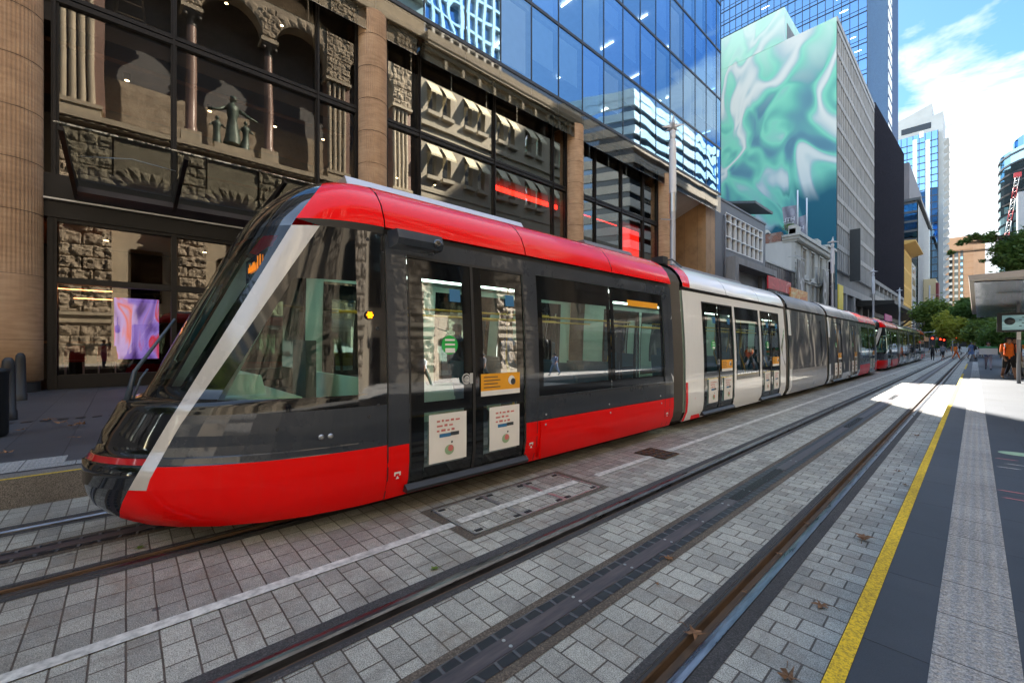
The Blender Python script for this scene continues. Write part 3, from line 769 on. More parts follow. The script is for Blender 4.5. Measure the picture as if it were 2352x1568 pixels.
m = MB(); m.box(-17.7, -17.34, -12.3, -2.95, 5.3, 6.45); m.build('fascia', 'bronze_frame', B)
for y in (-12.2, -7.6, -3.0): MB().box(-17.7, -17.4, y-.07, y+.07, .45, 5.3).build('shopfront_mullion', 'bronze_frame', B)
for y0, y1 in ((-12.1, -7.7), (-7.5, -3.1), (8.4, 10.0), (10.14, 14.5), (14.7, 19.2), (19.35, 20.5), (21.9, 23.5), (23.6, 26.6), (26.8, 29.6), (29.8, 31.8)):
    MB().quad((-17.55, y0, .45), (-17.55, y1, .45), (-17.55, y1, 5.3), (-17.55, y0, 5.3)).build('shop_window', 'shop_glass', B)
# ---- upper glass skin
FL = [16.45, 20.9, 25.75, 30.4, 35.1]
ys = [12.297+2.3*k for k in range(-7, 14)] + [43.25]
for fi in range(4):
    for y0, y1 in zip(ys[:-1], ys[1:]):
        MB().quad((-16.9, y0+.012, FL[fi]+.16), (-16.9, y1-.012, FL[fi]+.16), (-16.9, y1-.012, FL[fi+1]-.02), (-16.9, y0+.012, FL[fi+1]-.02)).build('glass_pane', rnd.choice(('skin_glass', 'skin_glass', 'skin_glass_deep', 'skin_glass_pale')), B)
o = MB()
for y0, y1 in zip(ys[:-1], ys[1:]): o.quad((-16.9, y0+.012, FL[4]+.16), (-16.9, y1-.012, FL[4]+.16), (-16.9, y1-.012, 36.8), (-16.9, y0+.012, 36.8))
o.build('parapet_glass', 'skin_glass', B)
m = MB()
for y in ys: m.box(-16.98, -16.87, y-.030, y+.030, 16.45, 36.8)
for z in FL: m.box(-17.05, -16.86, -4, 43.3, z-.02, z+.16)
m.build('skin_frame', 'mullion', B)
for y0, y1 in zip(ys[:-1], ys[1:]):
    MB().quad((-16.9, y0+.012, 14.72), (-16.9, y1-.012, 14.72), (-16.9, y1-.012, 16.43), (-16.9, y0+.012, 16.43)).build('skirt_glass', 'skirt', B) if False else None
m = MB()
for y0, y1 in zip(ys[:-1], ys[1:]): m.quad((-16.9, y0+.012, 14.72), (-16.9, y1-.012, 14.72), (-16.9, y1-.012, 16.43), (-16.9, y0+.012, 16.43))
m.build('skirt_glass', 'shop_glass', B)
m = MB(); m.box(-16.912, -16.888, -3.8, 43.2, 14.70, 14.722); m.build('skirt_edge', 'edge_glass', B)
# blinds behind the skin
for fi in range(4):
    for i, (y0, y1) in enumerate(zip(ys[:-1], ys[1:])):
        if i < 6 and fi < 2: continue
        r_ = rnd.random(); h = (FL[fi+1]-FL[fi])*(.92 if r_ < .35 else .62 if r_ < .75 else .3)
        MB().box(-17.18, -17.16, y0+.30, y1-.22, FL[fi+1]-.4-h*.86, FL[fi+1]-.38).build('blind', 'blind', B)
# desks and a chair silhouette by the glass
# glass canopy over the shop entrance
K = thing('glass_canopy', 'dark framed glass canopy with dead leaves projecting over the shopfront', 'canopy', (-17.3, 1.2, 6.4))
def cz(x): return 6.15 + (-17.3 - x)*-.50 if False else 6.05 + (x+17.3)*.50
arms = (-1.06, 1.10, 3.36, 5.65)
for y in arms:
    q = MB(); q.prism([(-17.3, 5.85), (-16.2, 5.98), (-13.3, 6.33), (-13.3, 6.42), (-17.3, 6.22)], 'y', y-.045, y+.045); q.build('arm', 'bronze_frame', K)
for a, b in zip(arms[:-1], arms[1:]):
    q = MB(); q.quad((-17.25, a+.03, 6.26), (-17.25, b-.03, 6.26), (-13.2, b-.03, 6.46), (-13.2, a+.03, 6.46)); q.build('glass_sheet', 'canopy_glass', K)
q = MB(); q.box(-13.215, -13.19, arms[0]-.1, arms[-1], 6.445, 6.475); q.build('glass_edge', 'edge_glass', K)
q = MB(); q.prism([(-17.28, 5.82), (-16.75, 5.95), (-16.75, 6.10), (-17.28, 6.10)], 'y', arms[0], arms[-1]); q.build('gutter', 'plum_panel', K)
q = MB(); q.tube([(-15.2, arms[0]+.2, 6.45), (-14.6, .1, 6.47), (-14.9, 1.0, 6.5)], .010, 5); q.build('cable', 'steel', K)
# purple video screen behind the shop glass
t = thing('video_screen', 'bright purple screen with a red swirl standing behind the shop window', 'screen', (-18.3, .4, .45))
a = at_x(262, 683, -18.3); b = at_x(365, 823, -18.3)
MB().quad((-18.3, a[1], b[2]), (-18.3, b[1], b[2]), (-18.3, b[1], a[2]), (-18.3, a[1], a[2])).build('display', 'purple_screen', t)
MB().box(-18.42, -18.31, a[1]-.04, b[1]+.05, .45, a[2]+.35).build('casing', 'gloss_black', t)
# cafe table and red chairs seen through the window
t = thing('cafe_counter', 'timber counter inside the shop window at the left', 'counter', (-18.6, -1.0, .45))
MB().box(-19.0, -18.4, -1.9, .1, 1.75, 1.82).build('top', 'shop_wood', t); MB().box(-18.95, -18.9, -1.8, .05, .45, 1.75).build('panel', 'shop_dark', t)
for i, y in enumerate((-1.15, -.45)):
    c = thing('chair', ('red chair inside the shop window nearest the stone column', 'red chair inside the shop window nearest the purple screen')[i], 'chair', (-18.0, y, .45), 'red chairs at the cafe counter')
    q = MB(); q.prism([(-.24, 0), (.24, 0), (.20, .42), (-.20, .42)], 'x', -18.22, -18.18); q.v = [(x, yy+y, zz+1.25) for x, yy, zz in q.v]; q.build('backrest', 'chair_red', c)
    MB().box(-18.2, -17.85, y-.22, y+.22, 1.20, 1.25).build('seat', 'chair_red', c)
    for dx in (-.0, .3):
        for dy in (-.18, .18): MB().tube([(-18.18+dx, y+dy, 1.2), (-18.2+dx*1.1, y+dy*1.1, .45)], .015, 5).build('leg', 'steel', c)
t = thing('step_ladder', 'silver step ladder inside the upper window near the stone column', 'ladder', (-19, 0, 11.4))
a0 = at_x(300, 45, -19.0)
q = MB()
for dy in (-.38, .38):
    q.tube([(-19.3, a0[1]+dy*1.25, 11.42), (-19.0, a0[1]+dy*.7, 13.6)], .03, 5); q.tube([(-18.6, a0[1]+dy*1.25, 11.42), (-19.0, a0[1]+dy*.7, 13.6)], .025, 5)
q.build('rails', 'steel', t)
q = MB()
for k in range(5): q.box(-19.27+k*.05, -19.18+k*.05, a0[1]-.44+k*.03, a0[1]+.44-k*.03, 11.85+k*.42, 11.88+k*.42)
q.build('treads', 'steel', t)
# bollards and bin on the far footpath
def bollard(p, label):
    h = 1.12
    q = MB(); q.lathe([(.112, 0), (.112, .16), (.098, .17), (.085, .95), (.076, 1.05), (.045, 1.11), (.0, 1.12)], (0, 0, 0), 20)
    o = q.build('bollard', 'post_dark'); o.location = p; return tag(o, label, 'bollard', 'dark bollards on the far footpath')
p = at_z(47, 920, .40); bollard(p, 'tapered dark bollard standing alone in front of the stone column')
p = at_z(19, 964, .36); bollard(p, 'dark bollard mostly hidden behind the bin at the left edge')
p = at_z(-27, 1003, .34)
t = thing('litter_bin', 'dark cylindrical litter bin cut by the left edge of the picture', 'bin', p)
q = MB(); q.lathe([(.17, 0), (.20, .03), (.20, .93), (.215, .95), (.215, 1.0), (.10, 1.02)], p, 28); q.build('body', 'post_dark', t)
q = MB(); q.lathe([(.09, 1.02), (.09, 1.06), (.02, 1.07)], p, 20); q.build('lid', 'dark_metal', t)
# ================================================================ OPPOSITE SIDE (behind the camera, seen mirrored in the glazing)
OX = 10.0
S = thing('sandstone_post_office', 'sunlit rusticated sandstone building with granite columns mirrored in the shop glass', 'building', (OX, 6, .3))
def rough_panel(mm, y0, y1, z0, z1, x, bw=.95, bh=.62, depth=.16, step=.085, mi=0, sides=True, seed=0):
    ny = max(2, int((y1-y0)/step)); nz = max(2, int((z1-z0)/step))
    vs = []; fs = []
    for j in range(nz+1):
        z = z0+(z1-z0)*j/nz; r = int(z/bh); fz = z/bh-r
        for i in range(ny+1):
            y = y0+(y1-y0)*i/ny
            u = y/bw+(.5 if r % 2 else 0); c = math.floor(u); fy = u-c
            e = min(min(fz, 1-fz)*bh, min(fy, 1-fy)*bw)
            k = min(1, e/.10); hsh = math.sin(c*12.9898+r*78.233+seed)*43758.5453; hsh -= math.floor(hsh)
            nn = noise.noise(Vector((y*2.2+c*3.1, z*2.2+r*1.7, hsh*9)))*.75 + noise.noise(Vector((y*6+c, z*6, hsh*5)))*.35
            d = depth*(k**.5)*(.55+.35*hsh+.9*nn)
            vs.append((x-max(-.02, d), y, z))
    for j in range(nz):
        for i in range(ny):
            a = j*(ny+1)+i; fs.append((a, a+ny+1, a+ny+2, a+1))
    mm.add(vs, fs, mi)
PIERS = [(-28.5, -25.5), (-22.5, -19.5), (-16.5, -13.5), (-10.2, -7.3), (-3.85, -.75), (3.0, 5.2), (8.95, 11.1), (15.15, 17.7), (22.4, 25.9)]
for i, (a, b) in enumerate(PIERS):
    q = MB()
    far = b < -8
    if not far:
        rough_panel(q, a+.15, b-.15,   .9, 3.3, OX-.05, 1.05, .80, .24, .09, 0, seed=i)
        rough_panel(q, a+.15, b-.15, 4.25, 12.4, OX-.05, 1.25, .92, .30, .10, 0, seed=i+9)
        rough_panel(q, a+.15, b-.15, 12.4, 18.0, OX, 1.1, .8, .24, .12, 0, seed=i+5)
        q.box(OX-.04, OX+2, a+.15, b-.15, .3, 18.2)
    else:
        q.box(OX-.1, OX+2, a, b, .3, 18.2)
    q.build('pier', 'rough_stone', S)
    q = MB(); q.box(OX-.34, OX+.1, a, b, 3.95, 4.2); q.box(OX-.22, OX+.1, a+.05, b-.05, 3.75, 3.95); q.box(OX-.26, OX+.1, a+.05, b-.05, 3.38, 3.48)
    q.box(OX-.25, OX+.2, a, b, .3, .9); q.box(OX-.18, OX+.1, a+.1, b-.1, 3.48, 3.75)
    q.build('string_course', 'dressed_stone', S)
def arch_wall(y0, y1, spring, top, x0, x1, n=16):
    """stone above one opening, its underside a half circle"""
    c = (y0+y1)/2; r = (y1-y0)/2; arc = [(c+r*math.cos(t), spring+r*math.sin(t)) for t in [math.pi*k/n for k in range(n+1)]]
    q = MB()
    for k in range(n):
        (ya, za), (yb, zb) = arc[k], arc[k+1]
        q.prism([(ya, za), (ya, top), (yb, top), (yb, zb)], 'x', x0, x1)
    return q
def voussoirs(q, y0, y1, spring, x, n=11, w=.9, seed=1, dp=.2):
    c = (y0+y1)/2; r = (y1-y0)/2; rn = random.Random(seed)
    for k in range(n):
        t0, t1 = math.pi*k/n+.012, math.pi*(k+1)/n-.012; d = dp*(.6+rn.random()*.7); ww = w*(1+rn.uniform(-.15, .3))
        vs = []; G = 5
        for a in range(G+1):
            for b in range(G+1):
                t = t0+(t1-t0)*a/G; rr = r+ww*b/G; e = min(min(a, G-a), min(b, G-b))
                h = d*(0 if e == 0 else (.7 if e == 1 else 1))*(1+.5*noise.noise(Vector((a*1.3+k*5, b*1.1, seed))))
                vs.append((x-h, c+rr*math.cos(t), spring+rr*math.sin(t)))
        q.add(vs, [(a*(G+1)+b, (a+1)*(G+1)+b, (a+1)*(G+1)+b+1, a*(G+1)+b+1) for a in range(G) for b in range(G)])
for i in range(len(PIERS)-1):
    a, b = PIERS[i][1], PIERS[i+1][0]
    if i >= 3:
        r = (b-a)/2; sp = 14.6-r
        q = arch_wall(a-.01, b+.01, sp, 18.2, OX+.0, OX+1.6)
        voussoirs(q, a, b, sp, OX-.02, 13, 1.0, i)
        q.build('arch', 'rough_stone', S)
        if i >= 4:
            q = MB(); q.tube([(OX-.1, a+.2, 3.9), (OX-.9, a+.2, 3.6), (OX-1.1, a+.2, 3.3), (OX-.8, a+.2, 3.2)], .03, 6); q.tube([(OX-.1, a+.2, 3.0), (OX-.6, a+.2, 3.2), (OX-.9, a+.2, 3.55)], .02, 6)
            q.lathe([(.05, 0), (.16, .1), (.16, .5), (.05, .62)], (OX-1.1, a+.2, 2.6), 10); q.build('lantern_bracket', 'post_dark', S)
m = MB(); m.box(OX+1.2, OX+1.6, -30, 25.9, .3, 18.4); m.build('arcade_back', 'dressed_stone', S)
for k in range(9):
    y = (-14.9, -8.7, -2.2, 4.1, 13.0, 20.0, -20.9, 7.1, 1.2)[k]; MB().box(OX+1.12, OX+1.2, y-.8, y+.8, .3, 3.4).build('doorway', 'shop_dark', S); MB().box(OX+1.10, OX+1.2, y-1.0, y+1.0, 5.2, 9.5).build('arcade_window', 'small_window_glass', S)
m = MB(); m.box(OX+3.6, OX+14, -30, 25.9, 18.0, 42.2); m.build('upper_back', 'concrete_dark', S)
# cornice and pedestals of the upper order
m = MB()
for x, z0, z1 in ((.55, 18.45, 18.85), (.35, 18.2, 18.45), (.12, 17.95, 18.2)): m.box(OX-x, OX+4, -30, 25.95, z0, z1)
for k in range(90): m.box(OX-.46, OX-.30, -30+k*.62, -29.7+k*.62, 18.26, 18.44)
m.build('cornice', 'dressed_stone', S)
UC = [(-13.6, 'k'), (-9.0, 'c'), (-2.65, 'k'), (4.08, 'c'), (10.0, 'c'), (16.4, 'k'), (23.7, 'k')]
def ucolumn(y, r, z0, z1, mat, cap):
    q = MB(); q.lathe([(r*1.28, 0), (r*1.28, .12), (r*1.12, .2), (r*1.2, .3), (r, .42), (r, (z1-z0)*.35), (r*.86, z1-z0)], (OX+.55, y, z0), 20); q.build('column_shaft', mat, S)
    q = MB(); q.lathe([(r*.88, 0), (r*.95, .15), (r*.9, .2), (r*1.05, .5), (r*1.45, .95), (r*1.5, 1.0)], (OX+.55, y, z1), 16)
    q.box(OX+.55-r*1.5, OX+.55+r*1.5, y-r*1.5, y+r*1.5, z1+1.0, z1+1.16)
    for s in (-1, 1): q.lathe([(.0, -.2), (r*.45, -.2), (r*.45, .2), (0, .2)], (OX+.2, y+s*r*1.25, z1+.72), 10, ax='x')
    q.build('capital', cap, S)
for y, kind in UC:
    if kind == 'c':
        ucolumn(y, .40, 20.05, 29.1, 'granite_pink', 'post_dark')
        MB().box(OX-.05, OX+1.1, y-.72, y+.72, 18.85, 20.05).build('pedestal', 'dressed_stone', S)
        q = MB(); q.box(OX-.15, OX+1.3, y-.75, y+.75, 30.3, 30.6); q.build('impost', 'dressed_stone', S)
    else:
        q = MB(); q.box(OX-.2, OX+1.2, y-1.25, y+1.25, 19.55, 19.85); q.box(OX-.1, OX+1.2, y-1.15, y+1.15, 18.85, 19.55); q.build('pedestal', 'dressed_stone', S)
        for k in range(4):
            yy = y-.86+k*.50
            q = MB(); q.lathe([(.24, 0), (.21, .2), (.20, 7.2), (.19, 7.3)], (OX+.25, yy, 19.85), 14); q.lathe([(.19, 0), (.13, .15), (.15, 1.2), (.27, 1.7), (.27, 1.8)], (OX+.25, yy, 27.2), 12)
            q.build('cluster_shaft', 'dressed_stone', S)
        q = MB(); q.box(OX+.45, OX+1.6, y-1.05, y+1.35, 19.6, 29.2); q.build('cluster_pier', 'granite_pink', S)
        q = MB(); q.box(OX-.2, OX+1.4, y-1.3, y+1.3, 29.1, 29.4); q.build('impost', 'dressed_stone', S)
        q = MB(); rough_panel(q, y-1.2, y+1.2, 29.4, 37.5, OX+.05, .9, .7, .2, .11, seed=int(y)); q.box(OX+.06, OX+1.4, y-1.2, y+1.2, 29.4, 37.5); q.build('upper_pier', 'rough_stone', S)
for a, b in ((-8.4, -3.85), (-1.45, 3.5), (4.66, 9.42), (10.58, 15.2), (17.6, 22.5)):
    r = (b-a)/2
    q = arch_wall(a, b, 30.7, 37.5, OX+.1, OX+1.3); voussoirs(q, a, b, 30.7, OX+.08, 11, .75, int(a)+20, .16)
    q.build('arch', 'rough_stone', S)
for y in (4.08, 10.0):
    q = MB(); rough_panel(q, y-.62, y+.62, 30.6, 33.5, OX+.06, .7, .55, .2, .1, seed=3); q.box(OX+.1, OX+1.3, y-.6, y+.6, 30.6, 37.5); q.build('spandrel', 'rough_stone', S)
m = MB(); m.box(OX-.5, OX+4, -30, 25.95, 37.5, 37.9); m.box(OX-.3, OX+3, -30, 25.9, 37.9, 38.4); m.box(OX+.1, OX+3, -30, 25.9, 38.4, 42.2); m.box(OX-.6, OX+3, -30, 26, 41.6, 42.1); m.build('upper_cornice', 'dressed_stone', S)
# balustrades and back wall pieces of the loggia
q = MB(); rough_panel(q, -30, 25.9, 19, 24.0, OX+3.55, 1.2, .8, .1, .5, seed=4); q.build('loggia_wall', 'rough_stone', S)
# bronze group on its plinth
G = thing('bronze_statue_group', 'bronze robed figure with two companions between the granite columns, seen in reflection', 'statue', (OX+.4, 7.05, 18.85))
MB().box(OX+.0, OX+1.0, 5.7, 8.5, 18.85, 19.6).build('plinth', 'dressed_stone', G)
def robed(name, y, z, h, arm):
    q = MB(); s = h/4.0; c = (OX+.5, y, z)
    q.lathe([(.62*s, 0), (.55*s, .6*s), (.42*s, 1.5*s), (.36*s, 2.2*s), (.45*s, 2.7*s), (.50*s, 3.05*s), (.30*s, 3.28*s), (.13*s, 3.38*s), (.12*s, 3.5*s), (.22*s, 3.62*s), (.25*s, 3.8*s), (.18*s, 4.0*s), (0, 4.06*s)], c, 16)
    for sg in (-1, 1):
        q.tube([(c[0], y+sg*.42*s, z+3.0*s), (c[0]-.1, y+sg*(.42+arm*.5)*s, z+(2.6)*s), (c[0]-.3, y+sg*(.42+arm)*s, z+2.35*s)], [.17*s, .13*s, .09*s], 8)
    q.v = [(a+.12*s*noise.noise(Vector((a*3, b*3, c_*1.2))), b+.12*s*noise.noise(Vector((b*3, c_*1.5, a))), c_) for a, b, c_ in q.v]
    q.build(name, 'bronze_statue', G)
robed('central_figure', 7.1, 19.9, 4.3, 1.3); robed('kneeling_figure', 5.95, 19.6, 2.5, .6); robed('seated_figure', 8.1, 19.6, 2.7, .4)
# ---- cream apartment-like block with striped awnings
A = thing('awning_building', 'cream stone block with striped window awnings mirrored in the office glass', 'building', (OX, 40, .3))
m = MB(); m.box(OX+.6, OX+22, 26.05, 54.5, .3, 37.2); m.build('body', 'concrete_dark', A)
wins = [27.7+5.55*k+d for k in range(5) for d in (0, 2.15)]
LZ = [(6.4, 9.6), (14.6, 17.8), (22.5, 25.9), (30.3, 33.5)]
# wall made of strips round the windows
q = MB(); zc_ = [.3] + [z for p in LZ for z in p] + [37.2]
for k in range(0, len(zc_), 2): q.box(OX, OX+.6, 26.05, 54.5, zc_[k], zc_[k+1])
for z0, z1 in LZ:
    e = [26.05] + [v for w in wins for v in (w-.62, w+.62)] + [54.5]
    for k in range(0, len(e), 2): q.box(OX, OX+.6, e[k], e[k+1], z0, z1)
q.box(OX-.25, OX+.6, 26.05, 54.5, 12.0, 12.4); q.box(OX-.12, OX+.2, 26.05, 54.5, 20.4, 20.8); q.box(OX-.35, OX+.2, 26.05, 54.5, 28.3, 28.8)
q.build('wall', 'cream_stone', A)
q = MB(); q.box(OX-.9, OX+1, 25.9, 54.8, 36.9, 37.3); q.box(OX-1.0, OX+1, 25.8, 54.9, 37.3, 38.3); q.box(OX-.5, OX+1, 26, 54.7, 36.4, 36.9)
for k in range(10): q.box(OX-.45, OX, 28.5+k*2.6, 28.9+k*2.6, 35.2, 36.4)
q.build('cornice', 'cream_stone', A)
for w in wins:
    for z0, z1 in LZ:
        MB().quad((OX+.45, w-.62, z0), (OX+.45, w+.62, z0), (OX+.45, w+.62, z1), (OX+.45, w-.62, z1)).build('window', 'small_window_glass', A)
        MB().box(OX-.55, OX, w-.85, w+.85, z0-.55, z0-.1).build('sill', 'cream_stone', A)
        g = MB(); g.add([(OX-.05, w-.78, z1+.35), (OX-.05, w+.78, z1+.35), (OX-1.15, w+.78, z1-1.15), (OX-1.15, w-.78, z1-1.15), (OX-1.15, w+.78, z1-1.4), (OX-1.15, w-.78, z1-1.4)], [(0, 1, 2, 3), (3, 2, 4, 5)]); g.build('awning', 'awning_stripe', A)
        if abs(w-40) > 30: break
# ---- lattice tower and striped tower further back
def yv(px, X): return at_x(px, 400, -35-X)[1]
XT = 30.
y0, y1 = yv(965, XT), yv(1140, XT)
L = thing('lattice_tower', 'white lattice office tower wavering in the reflection above the awning building', 'building', (XT, (y0+y1)/2, 0))
m = MB(); m.box(XT+.6, XT+22, y0, y1, 0, 96); m.build('glazed_core', 'tower_glass_blue', L)
q = MB(); n = 9
for k in range(n+1): y = y0+(y1-y0)*k/n; q.box(XT, XT+.6, y-.28, y+.28, 30, 96)
for k in range(20): q.box(XT+.05, XT+.6, y0, y1, 34+k*3.3, 34+k*3.3+.5)
q.build('lattice', 'tower_white', L)
XS = 26.
y0, ym, y1 = yv(1340, XS+16), yv(1447, XS), yv(1640, XS)
T = thing('striped_tower', 'white office tower with dark window stripes wavering in the blue glass', 'building', (XS, ym, 0))
m = MB(); m.prism([(XS+.4, ym+.4), (XS+18, y0+9), (XS+44, y1), (XS+.4, y1)], 'z', 0, 66); m.build('glazed_core', 'frit', T)
q = MB()
for k in range(17):
    z = 5+k*3.7
    q.prism([(XS, ym), (XS+18, ym-9), (XS+18, ym-8), (XS+.8, ym+.5), (XS+.8, y1), (XS, y1)], 'z', z, z+2.1)
q.prism([(XS, ym), (XS+18, ym-9), (XS+18, ym-8), (XS+.8, ym+.5), (XS+.8, y1), (XS, y1)], 'z', 66, 68.5)
q.build('floor_bands', 'tower_white', T)
# plain buildings closing the far right side so the street has two walls
H = thing('right_street_block', 'pale stone street block beyond the awning building on the right side', 'building', (OX+2, 80, .3))
m = MB(); m.box(OX+9, OX+40, 56, 120, .3, 24); m.build('wall', 'cream_stone', H)
for k in range(12): MB().box(OX+8.9, OX+9.05, 58+k*5, 61+k*5, 6, 20).build('window', 'frit', H)
# unseen block added in the second row on the left, its roof edge draws the shadow line along the rails
W = thing('unseen_shadow_block', 'unseen grey block added in the second row to cast the street shadow line', 'building', (-60, 80, 0))
m = MB(); m.box(-78, -45.0, 54, 97.5, 0, 72.5); m.build('body', 'concrete_dark', W)
for k in range(16): MB().box(-44.98, -44.9, 55, 96.5, 6+k*4.1, 8+k*4.1).build('window_band', 'frit', W)
# ================================================================ LEFT SIDE ROW BEYOND THE GLASS BUILDING
G = thing('grey_shop_building', 'low grey building with a white gridded window over a boxy recessed porch', 'building', (-17.5, 51, .45))
q = MB(); q.box(-40, -18.0, 43.35, 58.4, .3, 16.45)
q.box(-18.0, -17.5, 43.4, 45.9, .3, 16.5); q.box(-18.0, -17.5, 57.3, 58.4, .3, 16.5); q.box(-18, -17.5, 45.9, 57.3, 15.45, 16.5); q.box(-18, -17.5, 45.9, 57.3, 10.9, 11.7)
q.build('wall', 'panel_grey', G)
q = MB(); q.box(-40, -17.42, 43.3, 58.5, 16.5, 16.7); q.build('coping', 'panel_grey', G)
q = MB(); q.prism([(45.95, .45), (45.95, 10.8), (59.4, 10.8), (59.4, .45), (58.6, .45), (58.0, 9.9), (47.3, 9.9), (46.9, .45)], 'x', -18.0, -16.6) if False else None
q = MB(); q.box(-18.0, -16.5, 45.9, 46.9, .45, 10.8); q.box(-18.0, -16.5, 46.9, 59.4, 10.1, 10.8); q.box(-18, -16.5, 58.8, 59.4, .45, 10.1); q.build('porch_frame', 'concrete', G)
q = MB()
for z in (11.7, 13.0, 14.55, 15.40): q.box(-17.9, -17.44, 45.9, 57.3, z, z+.10)
for k in range(9): q.box(-17.9, -17.43, 45.9+k*1.413, 46.0+k*1.413, 11.7, 15.5)
q.build('window_frame', 'white_plain', G)
for k in range(8):
    MB().quad((-17.7, 46+k*1.413, 11.8), (-17.7, 47.3+k*1.413, 11.8), (-17.7, 47.3+k*1.413, 15.4), (-17.7, 46+k*1.413, 15.4)).build('window_pane', 'small_window_glass', G)
q = MB(); q.tube([(-17.35, 45.5, .5), (-17.35, 45.5, 14.9), (-17.5, 45.6, 15.1)], .09, 8); q.build('downpipe', 'panel_grey', G)
P = thing('plum_clad_building', 'low dark plum clad building between the grey shop and the white facade', 'building', (-17.5, 65, .45))
MB().box(-34, -17.6, 58.5, 70.9, .3, 12.0).build('wall', 'plum_panel', P)
q = MB()
for k in range(14): q.box(-17.6, -17.52, 58.6+k*.92, 59.42+k*.92, .45, 11.9)
q.build('cladding', 'plum_panel', P)
MB().box(-34, -17.45, 58.5, 70.95, 12.0, 12.2).build('coping', 'stucco', P)
# white heritage facade
Wb = thing('white_heritage_building', 'white two bay heritage facade with deep cornice and brick topped side wall', 'building', (-17.5, 80, .45))
MB().box(-33, -17.9, 71.0, 90.8, .3, 16.9).build('side_wall', 'stucco_white', Wb)
MB().box(-33, -19.2, 70.95, 72.0, 16.9, 18.3).build('brick_parapet', 'old_brick', Wb)
e = [71.0, 74.6, 76.6, 79.4, 81.4, 84.6, 86.6, 90.8]
q = MB()
zs = [.45, 8.0, 8.01, 11.4, 12.9, 16.2]
for k in range(0, 8, 2): q.box(-17.9, -17.5, e[k], e[k+1], .45, 17.0)
for k in range(1, 7, 2):
    for z0, z1 in ((.45, 3.6), (7.2, 8.4), (10.9, 12.2), (15.9, 17.0)): q.box(-17.9, -17.5, e[k], e[k+1], z0, z1)
for k in range(22):
    for y in (71.0, 90.2): q.box(-17.5, -17.38, y+(.0 if k % 2 else .08), y+.6, 1+k*.74, 1.6+k*.74)
q.build('front_wall', 'stucco', Wb)
for k in range(1, 7, 2):
    for z0, z1 in ((3.6, 7.2), (8.4, 10.9), (12.2, 15.9)):
        w = MB().quad((-17.8, e[k], z0), (-17.8, e[k+1], z0), (-17.8, e[k+1], z1), (-17.8, e[k], z1)).build('window', 'small_window_glass', Wb)
        f = MB(); 
        for y in (e[k]-.25, e[k+1]-.02): f.box(-17.5, -17.33, y, y+.27, z0-.2, z1+.25)
        f.box(-17.5, -17.30, e[k]-.35, e[k+1]+.35, z0-.42, z0-.2)
        f.box(-17.5, -17.25, e[k]-.35, e[k+1]+.35, z1+.25, z1+.5)
        if z1 == 7.2: pass
        if z1 == 10.9: f.prism([(e[k]-.45, z1+.5), (e[k+1]+.45, z1+.5), ((e[k]+e[k+1])/2, z1+1.35)], 'x', -17.5, -17.1)
        f.build('surround', 'stucco', Wb)
q = MB(); q.box(-19, -16.9, 70.7, 91.2, 16.95, 17.35); q.box(-19, -16.7, 70.5, 91.4, 17.35, 17.65); q.box(-19, -17.2, 70.9, 91, 16.6, 16.95)
for k in range(34): q.box(-17.2, -16.85, 71+k*.6, 71.3+k*.6, 16.68, 16.94)
q.box(-18.2, -17.4, 71, 91, 17.65, 18.5); q.box(-18.3, -17.3, 71, 73.2, 17.65, 19.0); q.box(-18.3, -17.3, 83, 85.5, 17.65, 19.0)
q.build('cornice', 'stucco', Wb)
MB().box(-17.5, -17.3, 71, 90.8, 11.1, 11.35).build('string_course', 'stucco', Wb)
MB().box(-19.5, -18.6, 86.5, 89, 16.9, 19.6).build('chimney', 'old_brick', Wb)
# flags on the roof
for i, (px, py0, py1, lbl) in enumerate(((1832, 437, 575, 'taller flagpole with a sagging grey flag on the white facade roof'), (1853, 455, 580, 'shorter flagpole with a twisted grey flag on the white facade roof'))):
    X = -17.8; b = at_x(px, py1, X); t_ = at_x(px, py0, X)
    t = thing('flagpole', lbl, 'flagpole', (X, b[1], 18.5), 'flagpoles on the heritage roof')
    MB().tube([(X, b[1], 18.4), (X, b[1], t_[2])], .10, 8).build('pole', 'lamp_white', t)
    top = t_[2]-(2.2 if i == 0 else 2.6); wd = 1.9; L_ = 4.0
    nn = 11; vs = []; fs = []
    for a in range(nn):
        for c in range(nn):
            u, v = a/(nn-1), c/(nn-1)
            vs.append((X-.1-wd*u*(1-.22*v)*(1 if i == 0 else .9), b[1]-.15+.14*math.sin(u*9+v*3)*(.3+v), top+.12*u-L_*v*(1-.08*u)-(0 if i == 0 else u*(.5-.9*v))))
    for a in range(nn-1):
        for c in range(nn-1): fs.append((a*nn+c, a*nn+c+1, (a+1)*nn+c+1, (a+1)*nn+c))
    g = MB().add(vs, fs, 0, True).build('flag', 'flag_grey', t)
    for txt, sz, dz in (('HTL', .85, 2.3), ('PROPERTY' if i == 0 else 'CAPITAL', .27, 2.65)):
        cu = bpy.data.curves.new('lettering', 'FONT'); cu.body = txt; cu.size = sz; cu.extrude = .01; cu.align_x = 'CENTER'
        to = bpy.data.objects.new('lettering', cu); COL.objects.link(to)
        # the flag is seen from behind, so its letters run backwards from the street
        dg = bpy.context.evaluated_depsgraph_get(); tm = bpy.data.meshes.new_from_object(to.evaluated_get(dg)); tm.materials.clear(); tm.materials.append(MATS['lamp_white'])
        t2 = bpy.data.objects.new('lettering', tm); COL.objects.link(t2); t2.parent = g; t2.rotation_euler = (R(90), 0, R(180)); bpy.data.objects.remove(to)
        t2.location = (X-.1-wd*.48-ORG[t.name][0], b[1]-.36-ORG[t.name][1], top-dz-ORG[t.name][2])
